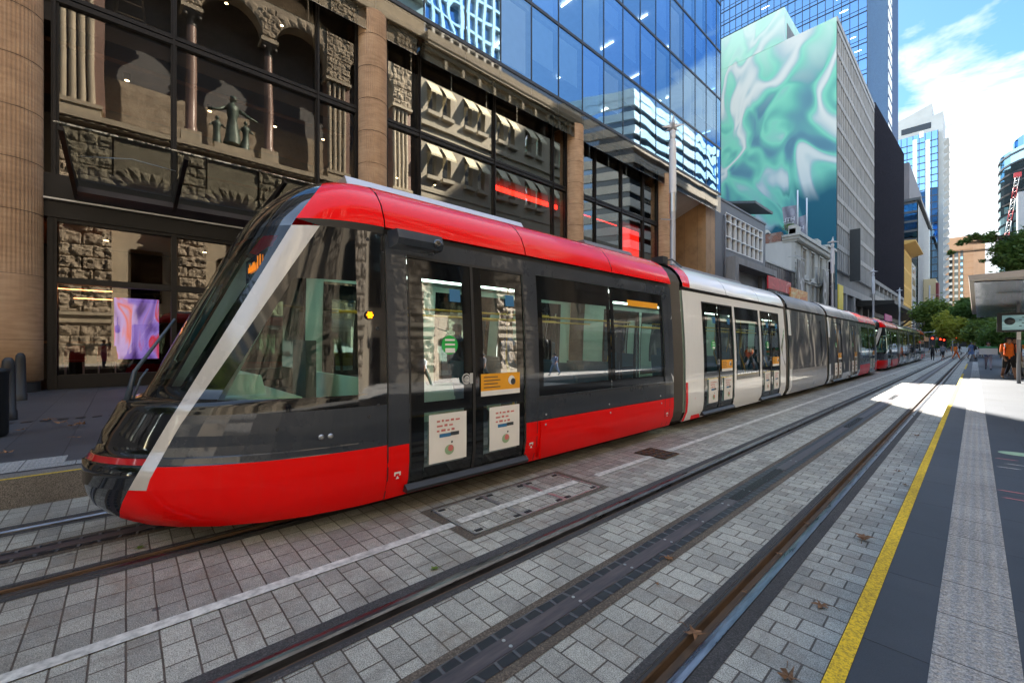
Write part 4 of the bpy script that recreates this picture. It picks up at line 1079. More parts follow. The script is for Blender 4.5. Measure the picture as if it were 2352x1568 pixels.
# slate house with arched window behind
D = thing('slate_clad_house', 'dark slate clad upper house with an arched window behind the white facade', 'building', (-24, 66, 12))
a = at_x(1650, 498, -24); 
y0, y1 = at_x(1712, 500, -24)[1], at_x(1800, 500, -24)[1]
q = MB(); q.prism([(-24, .3), (-24, 20.5), (-27, 22.8), (-40, 22.8), (-40, .3)], 'y', y0, y1); q.build('wall', 'roof_grey', D)
q = MB(); q.prism([(-23.2, 24.3), (-27.5, 25.3), (-40, 25.3), (-40, 24.9), (-27.5, 24.9), (-23.2, 23.9)], 'y', y0+2, y1-9); q.build('roof', 'roof_grey', D)
q = MB(); q.box(-27, -39, y0+3, y1-10, 22.8, 24.9); q.build('clerestory', 'white_plain', D)
yc = (y0+y1)/2; q = MB(); q.prism([(yc+2.6*math.cos(t), 19+2.2*math.sin(t)) for t in [math.pi*k/10 for k in range(11)]] + [(yc-2.6, 16.5), (yc+2.6, 16.5)], 'x', -23.98, -23.7); q.build('arched_window_surround', 'stucco', D)
q = MB(); q.prism([(yc+2.1*math.cos(t), 19+1.7*math.sin(t)) for t in [math.pi*k/10 for k in range(11)]] + [(yc-2.1, 16.8), (yc+2.1, 16.8)], 'x', -23.7, -23.6); q.build('arched_window', 'frit', D)
# narrow pale building
Nn = thing('narrow_pale_building', 'narrow pale rendered building squeezed beside the mural block', 'building', (-17.5, 94.5, .45))
MB().box(-30, -17.6, 91.3, 97.6, .3, 19.0).build('wall', 'stucco', Nn); MB().box(-30, -17.3, 91.2, 97.7, 19, 19.4).build('coping', 'stucco', Nn)
MB().box(-17.6, -17.5, 92.2, 96.8, 3, 16.5).build('shopfront', 'frit', Nn)
for k in range(6): MB().box(-17.55, -17.40, 92.5+k*.75, 92.6+k*.75, 3, 16.5).build('fin', 'black_fin', Nn)
# ---- mural block
MY0, MY1, MT = 98.3, 141.3, 63.0
M = thing('mural_building', 'tall concrete grid building with a huge swirling turquoise mural on its blank end wall', 'building', (-17.5, MY0, .45))
MB().box(-44.5, -18.3, MY0+.05, MY1, .3, MT-.3).build('core', 'concrete_dark', M)
w = MB(); w.box(-44.8, -17.45, MY0-.35, MY0, .3, MT); mu = w.build('mural_wall', 'mural_paint', M); 
# mural texture space starts at the wall's right foot
for v in mu.data.vertices: v.co.z -= 0
pb = at_y(1803, 18, MY0-.1)
w = MB(); w.box(-44.8, pb[0], MY0-.4, MY0+12, MT-.1, pb[2]); o = w.build('plant_room', 'mural_paint', M)
w = MB(); w.box(pb[0], pb[0]+.06, MY0+1.2, MY0+11, MT+.3, pb[2]-2.5); w.build('plant_room_recess', 'concrete_dark', M)
floors = [20.4+4.55*k for k in range(10)]
q = MB()
for z in floors: q.box(-18.3, -17.38, MY0, MY1, z-.55, z+.45)
q.box(-18.5, -17.3, MY0-.3, MY1+.1, MT-.9, MT+.1)
NC = 26; pw = (MY1-MY0)/NC
for k in range(NC+1): y = MY0+k*pw; q.box(-18.2, -17.45, y-.34, y+.34, 16.0, MT-.9)
q.box(-18.3, -17.5, MY0, MY1, 12.0, 13.4)
for k in range(6): y = MY0+k*(MY1-MY0)/5; q.box(-18.3, -17.4, y-.5, y+.5, .45, 12)
q.build('concrete_grid', 'concrete', M)
bx = []
for z in floors[:-1]:
    for k in range(NC): bx.append((-18.06, -18.0, MY0+k*pw+.34, MY0+(k+1)*pw-.34, z+.45, z+4.0))
many(M, 'window', bx, 'small_window_glass', 100, (0, 98, 12))
MB().box(-18.2, -18.1, MY0, MY1, .45, 12).build('shopfront', 'frit', M)
q = MB()
for k in range(40): q.box(-18.1, -17.9, MY0+.5+k*1.07, MY0+.62+k*1.07, .45, 12)
q.build('shopfront_bars', 'concrete_dark', M)
t = thing('blank_banner_sign', 'tall dark blank banner sign projecting from the concrete grid facade', 'sign', (-17.2, 118, 30))
a = at_x(1965, 560, -16.4); b = at_x(1981, 654, -16.4)
MB().box(-17.3, -15.6, a[1]-.15, a[1]+.15, b[2], a[2]+3).build('panel', 'post_dark', t)
q = MB(); q.box(-17.4, -15.6, a[1]-.05, a[1]+.05, a[2]+1, a[2]+1.15); q.box(-17.4, -15.6, a[1]-.05, a[1]+.05, b[2]+1, b[2]+1.15); q.build('bracket', 'dark_metal', t)
# ---- black finned block and the blue tower over it
Fb = thing('black_finned_building', 'black building clad in close vertical fins with stepped top', 'building', (-17.5, 160, .45))
MB().box(-40, -18.4, 141.5, 206.5, 18.5, 64.0).build('core', 'black_fin', Fb)
q = MB()
yy = 141.6
while yy < 206:
    f = (yy-141.6)/65.0
    top = 64 + (9.0*f if f < .5 else 4.5) - (0)
    q.box(-18.4, -17.2, yy, yy+.30, 18.6, 62.5 + 12*(1-f) if False else 63.8+6.5*f)
    yy += 1.02
q.build('fin_cladding', 'black_fin', Fb)
q = MB(); q.box(-40, -19.5, 141.5, 206.5, .3, 18.5); q.build('podium_wall', 'concrete_dark', Fb)
for k, (z0, z1) in enumerate(((9.0, 10.0), (13.4, 14.6), (17.6, 18.6))): MB().box(-20, -17.3, 141.5, 206.5, z0, z1).build('balcony_slab', 'concrete' if k == 1 else 'concrete_dark', Fb)
for k in range(9): MB().box(-18.1, -17.4, 142+k*8, 142.7+k*8, .3, 18.5).build('column', 'concrete', Fb)
for k in range(8): MB().box(-17.42, -17.36, 142.8+k*8, 149.8+k*8, 14.6, 15.8).build('balustrade', 'roof_grey', Fb)
t = thing('street_awning', 'wide dark flat awning over the footpath below the black finned building', 'awning', (-17, 170, 8))
q = MB(); q.prism([(-18, 10.2), (-11.5, 10.5), (-11.5, 11.2), (-18, 11.6)], 'y', 120, 206); q.build('roof', 'bronze_frame', t)
Tb = thing('blue_glass_tower', 'very tall blue glass tower rising behind the mural building', 'building', (-19, 141, 0))
TX0, TX1, TYF, TH_ = -59.0, -18.9, 142.0, 129.0
w = MB(); w.box(TX0, TX1, TYF, 207.0, 60, TH_); w.box(TX0, -41, TYF, 207, 0, 60.1); w.build('glazing', 'tower_glass_blue', Tb)
q = MB()
for k in range(23): x = TX1-k*1.78; q.box(x-.07, x+.07, TYF-.14, TYF, 60, TH_)
for k in range(17): q.box(TX0, TX1, TYF-.16, TYF-.01, 60+k*4.05, 60+k*4.05+.16); q.box(TX0, TX1, TYF-.10, TYF-.01, 61.1+k*4.05, 61.18+k*4.05)
q.build('mullions', 'mullion', Tb)
MB().box(TX1, TX1+.06, TYF+.05, 206.9, 60, TH_).build('side_cladding', 'navy_panel', Tb)
q = MB()
yy = TYF+.2
while yy < 178: q.box(TX1, TX1+.16, yy, yy+.14, 62+ (yy-142)*.16, TH_); yy += 1.7
while yy < 205: None; yy += 1.35
q.build('fins', 'fin_blue', Tb)
for k in range(15): MB().box(TX1, TX1+.2, 180.5, 188.5, 66+k*4.05, 68.9+k*4.05).build('blind_band', 'blind', Tb)
for k in range(60):
    rnd2 = random.Random(k); x = TX1-2-rnd2.random()*42; z = 64+4.05*rnd2.randint(0, 15)+2.6
    MB().box(x, x+1.3, TYF-.04, TYF-.02, z, z+.13).build('lamp', 'ceiling_lamp', Tb)
# hedge on the tower terrace
# ---- further left row
Y_ = thing('ochre_heritage_building', 'ochre brick heritage building with wide overhanging eaves', 'building', (-17.5, 220, 0))
MB().box(-36, -17.9, 207.5, 236, .3, 36.5).build('wall', 'ochre_brick', Y_)
q = MB(); q.prism([(-14.2, 38.6), (-14.2, 39.0), (-36, 41), (-36, 38), (-17.6, 37.6)], 'y', 206.5, 240); q.build('eaves', 'ochre', Y_)
for r_ in range(5):
    for k in range(7): MB().box(-17.9, -17.75, 209.2+k*3.8, 211.2+k*3.8, 5+r_*6.5, 10+r_*6.5).build('window', 'frit', Y_)
q = MB()
for k in range(8): q.box(-17.9, -17.4, 207.5+k*3.8, 208.7+k*3.8, .3, 37)
for r_ in range(6): q.box(-17.9, -17.5, 207.5, 236, 3.6+r_*6.5, 4.3+r_*6.5)
q.build('pilasters', 'ochre', Y_)
V = thing('pale_office_building', 'slim pale office building with punched windows beyond the ochre building', 'building', (-17.5, 246, 0))
MB().box(-36, -17.7, 240, 258, .3, 36).build('wall', 'stucco', V)
for r_ in range(7): MB().box(-17.7, -17.6, 243, 254, 3+r_*4.8, 6+r_*4.8).build('window', 'frit', V)
Gt = thing('green_glass_building', 'green glass office building with a dark boxed top beyond the ochre building', 'building', (-17.5, 262, 0))
MB().box(-50, -17.5, 260, 330, 0, 66).build('glazing', 'tower_glass_green', Gt)
MB().box(-50, -16.2, 259, 332, 66, 67.2).build('roof_edge', 'mullion', Gt)
MB().box(-50, -20.0, 260.5, 325, 67.2, 84).build('plant_box', 'plum_panel', Gt)
q = MB()
for k in range(16): q.box(-50, -17.4, 259.8, 260, 2+k*4.2, 2.9+k*4.2)
for k in range(15): q.box(-17.5, -17.2, 262+k*4.6, 262.5+k*4.6, 0, 66)
q.build('frame', 'mullion', Gt)
MB().box(-17.48, -17.3, 262, 330, 20, 65).build('bright_screen', 'tower_white', Gt)
# far towers
YF = 345.0
a = at_y(2076, 262, YF); b = at_y(2140, 233, YF); c_ = at_y(2166, 251, YF); g1 = at_y(2155, 298, YF)
Ft = thing('grey_blue_tower', 'far tower with grey stone crown, blue glass front and white vertical strips', 'building', (a[0], YF, 0))
q = MB(); q.prism([(a[0]-12, 0), (c_[0], 0), (c_[0], c_[2]), (b[0], c_[2]-1), (b[0], b[2]), (a[0]-12, a[2]-6)], 'y', YF+3, YF+28); q.build('stone_body', 'tower_grey', Ft)
q = MB(); q.box(a[0]-12, g1[0], YF, YF+3, 0, g1[2]); q.build('blue_glazing', 'tower_glass_blue', Ft)
for px in (2101.5, 2131): x = at_y(px, 400, YF)[0]; MB().box(x-.9, x+.9, YF-.8, YF, 0, at_y(px, 322, YF)[2]).build('white_strip', 'white_plain', Ft)
q = MB()
for k in range(int((g1[2]-4)/4)): q.box(a[0]-12, g1[0], YF-.12, YF-.005, 4+k*4, 4.5+k*4)
for k in range(40):
    x = g1[0]-.3-k*2.6
    if x > a[0]-12: q.box(x, x+.3, YF-.15, YF-.005, 0, g1[2])
q.build('mullions', 'mullion', Ft)
q = MB()
for k in range(int((c_[2]*.9)/4.4)): q.prism([(c_[0], 4+k*4.4), (c_[0]+2.2, 6.6+k*4.4), (c_[0], 6.6+k*4.4)], 'y', YF+4, YF+20)
q.build('balconies', 'tower_grey', Ft)
x0 = at_y(2122, 300, YF); x1 = at_y(2138, 300, YF); z0 = at_y(2138, 290, YF)[2]; z1 = at_y(2138, 276, YF)[2]
MB().box(x0[0]-10, x1[0], YF+2.9, YF+3.0, z0, z1).build('dark_slot', 'frit', Ft)
x0 = at_y(2112, 312, YF)[0]; x1 = at_y(2121, 312, YF)[0]; MB().box(x0, x1, YF-.5, YF-.2, at_y(2112, 322, YF)[2]+1, at_y(2112, 304, YF)[2]).build('sign_panel', 'white_plain', Ft)
def box_px(px0, px1, pyt, Y, depth, z0=0):
    a = at_y(px0, pyt, Y); b = at_y(px1, pyt, Y); return a[0], b[0], Y, Y+depth, z0, (a[2]+b[2])/2
Cb = thing('cream_blank_building', 'plain cream block with a dark red banner on its right edge', 'building', (-20, 300, 0))
MB().box(*box_px(2108, 2149, 641, 290, 20)).build('wall', 'cream_wall', Cb)
MB().box(*box_px(2149, 2156, 649, 290.5, 10)).build('banner', 'maroon', Cb)
Yb = 400.
Bt = thing('terracotta_tower', 'brown stone tower with dark vertical window strips down the street', 'building', (0, Yb, 0))
x0, x1, _, _, _, zt = box_px(2162, 2236, 545, Yb, 30)
MB().box(x0, x1, Yb, Yb+30, 0, zt).build('wall', 'terracotta', Bt)
x2 = at_y(2263, 560, Yb)[0]; MB().prism([(x1, Yb), (x2, Yb+6), (x2, Yb+30), (x1, Yb+30)], 'z', 0, zt*.985).build('side_wing', 'terracotta', Bt)
for pa, pb_ in ((2166, 2171), (2179, 2188), (2192, 2201), (2206, 2212)):
    xa, xb = at_y(pa, 600, Yb)[0], at_y(pb_, 600, Yb)[0]
    q = MB(); q.box(xa, xb, Yb-.2, Yb-.02, 0, zt-9); w = q.build('window_strip', 'frit', Bt)
    q = MB()
    for k in range(int((zt-14)/4.1)): q.box(xa+.1, xb-.1, Yb-.5, Yb-.2, 4+k*4.1, 5.6+k*4.1)
    q.build('spandrel_bands', 'stucco' if pa < 2200 else 'tower_glass_blue', w)
q = MB()
for k in range(int((zt-8)/4.1)): q.box(x0, x1, Yb-.08, Yb-.01, 6+k*4.1, 6.15+k*4.1)
q.build('joints', 'ochre_brick', Bt)
Rt = thing('curved_glass_tower', 'curved banded glass tower at the right edge behind the tree', 'building', (45, 300, 0))
Yc = 250.
xa = at_y(2300, 400, Yc)[0]; zt = at_y(2352, 350, Yc)[2]*1.16
n = 20; rad = 26.0; cx = xa+rad
prof = [(cx+rad*math.cos(t), Yc+rad+rad*math.sin(t)) for t in [2*math.pi*k/40 for k in range(40)]]
MB().prism(prof, 'z', 0, zt-6).build('glazing', 'tower_glass_green', Rt)
q = MB()
for k in range(30):
    z = 4+k*3.9
    if z < zt-6: q.prism([(cx+(rad+.3)*math.cos(t), Yc+rad+(rad+.3)*math.sin(t)) for t in [2*math.pi*k2/40 for k2 in range(40)]], 'z', z, z+.7)
q.build('floor_bands', 'mullion', Rt)
MB().prism([(cx+(rad*.85)*math.cos(t), Yc+rad+(rad*.85)*math.sin(t)) for t in [2*math.pi*k/40 for k in range(40)]], 'z', zt-6, zt).build('crown', 'tower_glass_blue', Rt)
xg, zg = at_y(2338, 470, 235)[0], at_y(2345, 440, 235)[2]
Rg = thing('grey_slab_building', 'plain grey concrete slab building in front of the curved tower', 'building', (xg, 235, 0))
MB().box(xg, xg+30, 235, 244, 0, zg).build('wall', 'tower_grey', Rg)
# crane
Cn = thing('crane', 'red and white lattice crane jib leaning in front of the curved tower', 'crane', (30, 225, 0))
a = Vector(at_y(2309, 560, 225)); b = Vector(at_y(2337, 405, 225)); d = b-a
for k in range(6):
    q = MB(); p, r_ = a+d*k/6, a+d*(k+1)/6
    for ox, oy in ((-.45, -.45), (.45, -.45), (.45, .45), (-.45, .45)): q.tube([p+Vector((ox, oy, 0)), r_+Vector((ox, oy, 0))], .08, 4)
    for j in range(4):
        u, v = p+(r_-p)*j/4, p+(r_-p)*(j+1)/4; s_ = -1 if j % 2 else 1
        q.tube([u+Vector((-.45*s_, -.45, 0)), v+Vector((.45*s_, -.45, 0))], .06, 4); q.tube([u+Vector((.45, -.45*s_, 0)), v+Vector((.45, .45*s_, 0))], .06, 4)
    q.build('jib_section', 'crane_red' if k % 2 == 0 else 'white_plain', Cn)
MB().box(b.x-.8, b.x+.9, b.y-.6, b.y+.6, b.z-.3, b.z+1.2).build('jib_head', 'crane_red', Cn)
# ================================================================ TRAMS
C0 = -5.2
def hwz(z):
    if z < .5: return 1.325-.10*((.5-z)/.34)**2
    if z < 1.3: return 1.325
    return 1.325-.085*((z-1.3)/1.54)**1.5
ROOF = [(1.262, 2.865), (1.245, 2.95), (1.18, 3.10), (1.06, 3.25), (.90, 3.36), (.70, 3.43), (.45, 3.46), (0, 3.47)]
def roof_w(z):
    for (w0, z0), (w1, z1) in zip(ROOF[:-1], ROOF[1:]):
        if z0 <= z <= z1: return w0+(w1-w0)*(z-z0)/(z1-z0)
    return hwz(z) if z < 2.865 else .3
def lin(v, tab):
    if v <= tab[0][0]: return tab[0][1]
    for (a, p), (b, q) in zip(tab[:-1], tab[1:]):
        if v <= b: return p+(q-p)*(v-a)/(b-a)
    return tab[-1][1]
def zsteps(z0, z1, st=.22):
    n = max(1, int(math.ceil((z1-z0)/st))); return [z0+(z1-z0)*i/n for i in range(n+1)]
def patch(mm, y0, y1, z0, z1, side, m=0, off=0.0):
    zs = zsteps(z0, z1); vs = []
    for z in zs:
        x = C0+side*(hwz(z)+off); vs += [(x, y0, z), (x, y1, z)]
    fs = [(2*i, 2*i+1, 2*i+3, 2*i+2) if side > 0 else (2*i+1, 2*i, 2*i+2, 2*i+3) for i in range(len(zs)-1)]
    mm.add(vs, fs, m, True)
def framed(name, y0, y1, z0, z1, side, par, b=(.10, .10, .10, .10), bands=(), mats=('frit', 'tram_glass')):
    """a pane: dark printed border with the clear glass inside"""
    mm = MB(); l, r, bo, t = b
    patch(mm, y0, y0+l, z0, z1, side, 0, -.012); patch(mm, y1-r, y1, z0, z1, side, 0, -.012)
    zs = [z0+bo]+[v for q in bands for v in q]+[z1-t]
    patch(mm, y0+l, y1-r, z0, z0+bo, side, 0, -.012); patch(mm, y0+l, y1-r, z1-t, z1, side, 0, -.012)
    for i in range(len(zs)-1): patch(mm, y0+l, y1-r, zs[i], zs[i+1], side, 1 if i % 2 == 0 else 0, -.012)
    return mm.build(name, list(mats), par)
def disc(mm, y, z, r, side, m=0, off=.004, n=20, sy=1):
    vs = [(C0+side*(hwz(z)+off), y, z)]
    for i in range(n):
        t = 2*math.pi*i/n; zz = z+r*math.sin(t); vs.append((C0+side*(hwz(zz)+off), y+sy*r*math.cos(t), zz))
    mm.add(vs, [(0, 1+i, 1+(i+1) % n) for i in range(n)], m)
def door(par, y0, y1, dark=False, detail=True, side=1):
    ym = (y0+y1)/2
    for k, (a, b) in enumerate(((y0+.02, ym-.012), (ym+.012, y1-.02))):
        l = framed('door_leaf', a, b, .28, 2.62, side, par, ((.16, .13) if k == 0 else (.13, .13)) + (.14, .22), ((.99, 1.10),), ('wrap_dark', 'wrap_dark') if dark else ('frit', 'tram_glass'))
        if not detail: continue
        w = b-a
        q = MB(); patch(q, a+w*.26, b-w*.13, .44, .96, side, 0, .003); 
        p = q.build('notice', 'sticker_white', l)
        q = MB()
        for r_ in range(3):
            y_ = a+w*.38
            for c_, lw in enumerate(((.05, .03, .06, .05, .07), (.09, .05, .06), (.04, .07, .04, .05))[r_]):
                patch(q, y_, y_+w*lw, .872-.052*r_, .890-.052*r_+.006*(c_ % 2), side, 0, .006); y_ += w*(lw+.028)
        patch(q, a+w*.42, a+w*.60, .705, .745, side, 1, .006); patch(q, a+w*.60, a+w*.74, .71, .75, side, 2, .006)
        disc(q, a+w*.58, .56, .055, side, 3, .006, sy=1.1); disc(q, a+w*.60, .575, .035, side, 0, .008); disc(q, a+w*.62, .64, .012, side, 2, .007)
        q.build('notice_print', ['sticker_pale_red', 'ink_blue', 'ink_dark', 'sticker_pale_green'], l)
        if k == 0:
            q = MB(); disc(q, a+w*.60, 1.70, .105, side, 0, .003); 
            for r_ in range(3): patch(q, a+w*.52, a+w*.68, 1.745-.05*r_, 1.765-.05*r_, side, 1, .006)
            patch(q, a+w*.52, a+w*.68, 1.615, 1.655, side, 1, .0065)
            q.build('round_sticker', ['sticker_green', 'sticker_white'], l)
            q = MB(); disc(q, b-.115, 1.32, .062, side, 1, .016); disc(q, b-.115, 1.32, .048, side, 0, .020); disc(q, b-.115, 1.32, .036, side, 1, .024); disc(q, b-.115, 1.32, .018, side, 0, .027)
            patch(q, b-.055, b-.012, 1.26, 1.38, side, 1, .004)
            q.build('door_button', ['gloss_black', 'steel'], l)
        else:
            q = MB(); patch(q, a+w*.10, b-w*.12, 1.10, 1.16, side, 1, .003); patch(q, a+w*.10, b-w*.12, 1.16, 1.36, side, 0, .003)
            for r_ in range(4): patch(q, a+w*.15, a+w*(.42+.05*(r_ % 2)), 1.315-.04*r_, 1.325-.04*r_, side, 2, .006)
            disc(q, a+w*.70, 1.27, .055, side, 1, .006); disc(q, a+w*.73, 1.25, .04, side, 3, .008)
            q.build('ticket_sticker', ['sticker_orange', 'sticker_white', 'ink_dark', 'ink_dark'], l)
        q = MB(); patch(q, a+w*.62, a+w*.80, 2.18, 2.32, side, 0, .002); q.build('small_sticker', 'ink_blue', l)
    if dark and detail is not None:
        q = MB()
        for y in (ym-.03, ym+.03): patch(q, y-.008, y+.008, .34, 2.58, side, 0, .004)
        q.build('yellow_edge', 'sticker_orange', par)
    q = MB(); x = C0+side*hwz(.25)
    q.prism([(x-side*.08, .20), (x+side*.055, .20), (x+side*.07, .235), (x+side*.02, .28), (x-side*.08, .28)], 'y', y0-.03, y1+.03)
    q.build('door_sill', 'dark_metal', par)
    q = MB(); patch(q, y0-.0, y0+.02, .27, 2.63, side, 0, .004); patch(q, y1-.02, y1, .27, 2.63, side, 0, .004); patch(q, y0, y1, 2.60, 2.63, side, 0, .004); patch(q, ym-.020, ym+.020, .28, 2.61, side, 0, -.004)
    q.build('door_frame', 'rubber', par)
def section(T, y0, y1, up, low, zsplit, roofm, doors=(), windows=(), dark=False, near_detail=True, seats=4):
    """one car body: both sides, roof, floor, doors, windows"""
    body = MB(); mats = [up, low, 'interior_grey', 'rubber', 'interior_dark', 'interior_white']
    ops = sorted([(a, b, .27, 2.63) for a, b in doors] + [(a, b, c, d) for a, b, c, d in windows])
    for side in (1, -1):
        y = y0
        def wall(a, b, z0, z1):
            if a >= b: return
            if z0 < zsplit: patch(body, a, b, z0, min(z1, zsplit), side, 1)
            if z1 > zsplit: patch(body, a, b, max(z0, zsplit), z1, side, 0)
            patch(body, b, a, max(z0, .35), z1, side, 2, -.05) if z1 > .4 else None
        for (a, b, c, d) in ops:
            wall(y, a, .16, 2.80); wall(a, b, .16, c); wall(a, b, d, 2.80)
            for (u, v) in ((a, a), (b, b)): body.add([(C0+side*hwz(c), u, c), (C0+side*(hwz(c)-.05), u, c), (C0+side*(hwz(d)-.05), u, d), (C0+side*hwz(d), u, d)], [(0, 1, 2, 3)], 3)
            y = b
        wall(y, y1, .16, 2.80)
        patch(body, y0, y1, 2.80, 2.865, side, 3, -.035)
    body.box(C0-1.25, C0+1.25, y0, y1, .33, .36, 4)
    body.box(C0-1.18, C0+1.18, y0+.02, y1-.02, 2.72, 2.76, 5)
    body.box(C0-1.0, C0+1.0, y0+.1, y1-.1, .10, .32, 3)
    c = body.build('car_body', mats, T)
    for a, b in doors:
        door(c, a, b, dark, near_detail, 1)
        for k in range(2): framed('door_leaf', a+(b-a)/2*k+.01, a+(b-a)/2*(k+1)-.01, .30, 2.60, -1, c, (.13, .13, .14, .22), ((.99, 1.10),))
    for (a, b, z0, z1) in windows:
        n = max(1, round((b-a)/1.7))
        for k in range(n):
            for side in (1, -1):
                framed('window', a+(b-a)*k/n+.008, a+(b-a)*(k+1)/n-.008, z0, z1, side, c, (.09, .09, .13, .32 if k % 2 == 0 else .22), (), ('wrap_dark', 'wrap_dark') if (dark and side > 0) else ('frit', 'tram_glass'))
    # roof in lengths with thin gaps
    n = max(1, round((y1-y0)/2.2)); L = (y1-y0)/n
    prof = [(w, z) for w, z in ROOF]; full = prof + [(-w, z) for w, z in prof[-2::-1]]
    for k in range(n):
        mm = MB(); a, b = y0+k*L+.008, y0+(k+1)*L-.008
        vs = [(C0+w, a, z) for w, z in full]+[(C0+w, b, z) for w, z in full]; kk = len(full)
        mm.add(vs, [(i, kk+i, kk+i+1, i+1) for i in range(kk-1)], 0, True)
        mm.build('roof_panel', roofm, c)
    q = MB(); q.box(C0-1.18, C0+1.18, y0+.01, y1-.01, 2.80, 2.86); q.build('roof_lining', 'rubber', c)
    for s in (-.55, .55): MB().box(C0+s-.05, C0+s+.05, y0+.3, y1-.3, 2.69, 2.715).build('ceiling_lamp', 'tram_fill_lamp', c)  # unseen light strips added to brighten the car interior
    # fittings inside
    if seats:
        q = MB()
        for yy in ([d[0]-.12 for d in doors]+[d[1]+.12 for d in doors]):
            if y0 < yy < y1: q.tube([(C0+.95, yy, .36), (C0+.95, yy, 1.0), (C0+.80, yy, 1.5), (C0+.85, yy, 2.7)], .018, 6)
        q.tube([(C0+.5, y0+.2, 2.15), (C0+.5, y1-.2, 2.15)], .016, 6); q.tube([(C0-.5, y0+.2, 2.15), (C0-.5, y1-.2, 2.15)], .016, 6)
        q.build('grab_pole', 'pole_yellow', c)
        free = [w for w in windows] or [(y0+.5, y1-.5, 1, 2)]
        for (a, b, _, _) in free:
            kk = int((b-a)/.85)
            for i in range(min(kk, seats)):
                for s in (-1, 1):
                    yy = a+.3+i*.85; q = MB()
                    q.box(C0+s*.62-.42, C0+s*.62+.42, yy, yy+.44, .74, .82); q.prism([(yy-.02, .80), (yy+.07, .80), (yy-.05, 1.42), (yy-.12, 1.42)], 'x', C0+s*.62-.42, C0+s*.62+.42); q.box(C0+s*.62-.1, C0+s*.62+.1, yy+.1, yy+.3, .36, .74)
                    q.build('seat', 'seat_blue', c)
    return c
def gangway(T, y0, y1):
    n = 6; mm = MB(); prof = [(hwz(z), z) for z in (.20, .4, .7, 1.3, 2.0, 2.6, 2.84)] + ROOF[1:]
    full = prof + [(-w, z) for w, z in prof[-2::-1]]; kk = len(full); rings = []
    m = 2*n
    for j in range(m+1):
        y = y0+(y1-y0)*j/m; off = -.03 if j % 2 else -.085
        rings.append([(C0+w+(off if w > 0 else -off if w < 0 else 0), y, z+(off if w == 0 or z > 3.2 else 0)) for w, z in full])
    vs = [v for r_ in rings for v in r_]
    mm.add(vs, [(j*kk+i, (j+1)*kk+i, (j+1)*kk+i+1, j*kk+i+1) for j in range(m) for i in range(kk-1)], 0, False)
    return mm.build('bellows', 'bellows', T)
# --- cab loft
YF_ = [(.16, -.02), (.22, -.12), (.32, -.22), (.5, -.29), (.72, -.29), (.73, -.255), (.775, -.25), (.785, -.21), (.95, -.165), (1.05, -.115), (1.18, -.06), (1.225, .0), (1.24, .11), (1.30, .14), (2.0, .46), (2.6, .745), (2.84, .86), (3.0, .95), (3.15, 1.06), (3.28, 1.20), (3.38, 1.38), (3.43, 1.60)]
YEND = 1.88
def cab_pt(z, s):
    W = (hwz(z) if z < 2.865 else roof_w(z)); 
    if .725 < z < .78: W -= .0
    yf = lin(z, YF_); n = lin(z, [(.9, 1.65), (1.3, 1.9), (2.0, 2.4), (2.6, 2.9), (3.43, 3.0)])
    t = s*math.pi/2; return W*max(0, math.sin(t))**(2/n), YEND-(YEND-yf)*max(0, math.cos(t))**(2/2.2)
def pix(X, Y, Z):
    xc, zc = X*CT+Y*ST, Y*CT-X*ST
    return CXP+FP*xc/zc, HYP-FP*(Z-CH)/zc
XA_T = [(405, 752), (423, 740), (500, 680), (980, 380), (1115, 300), (1165, 275), (1300, 275)]
XB_T = [(500, 748), (980, 411), (1115, 336)]
def s_line(z, tab):
    a, b = .02, .995
    for _ in range(30):
        s = (a+b)/2; w, y = cab_pt(z, s); px, py = pix(C0+w, y, z)
        if px < lin(py, tab): a = s
        else: b = s
    return (a+b)/2
def s_y(z, Y):
    a, b = 0, 1
    for _ in range(30):
        s = (a+b)/2
        if cab_pt(z, s)[1] < Y: a = s
        else: b = s
    return (a+b)/2
LEV = [.16, .20, .26, .34, .42, .528, .532, .62, .72, .728, .777, .785, .86, .95, 1.05, 1.12, 1.18, 1.215, 1.235, 1.245, 1.34, 1.5, 1.7, 1.9, 2.1, 2.3, 2.45, 2.6, 2.70, 2.80, 2.865, 2.95, 3.03, 3.12, 3.2, 3.28, 3.34, 3.39, 3.43]
SAB = []
for z in LEV:
    sa = s_line(z, XA_T); sb = s_line(z, XB_T) if .53 < z <= 2.80 else sa
    if z > 2.80: sb = sa
    sc = max(s_y(z, 1.60), sb+.02); SAB.append((sa, sb, sc))
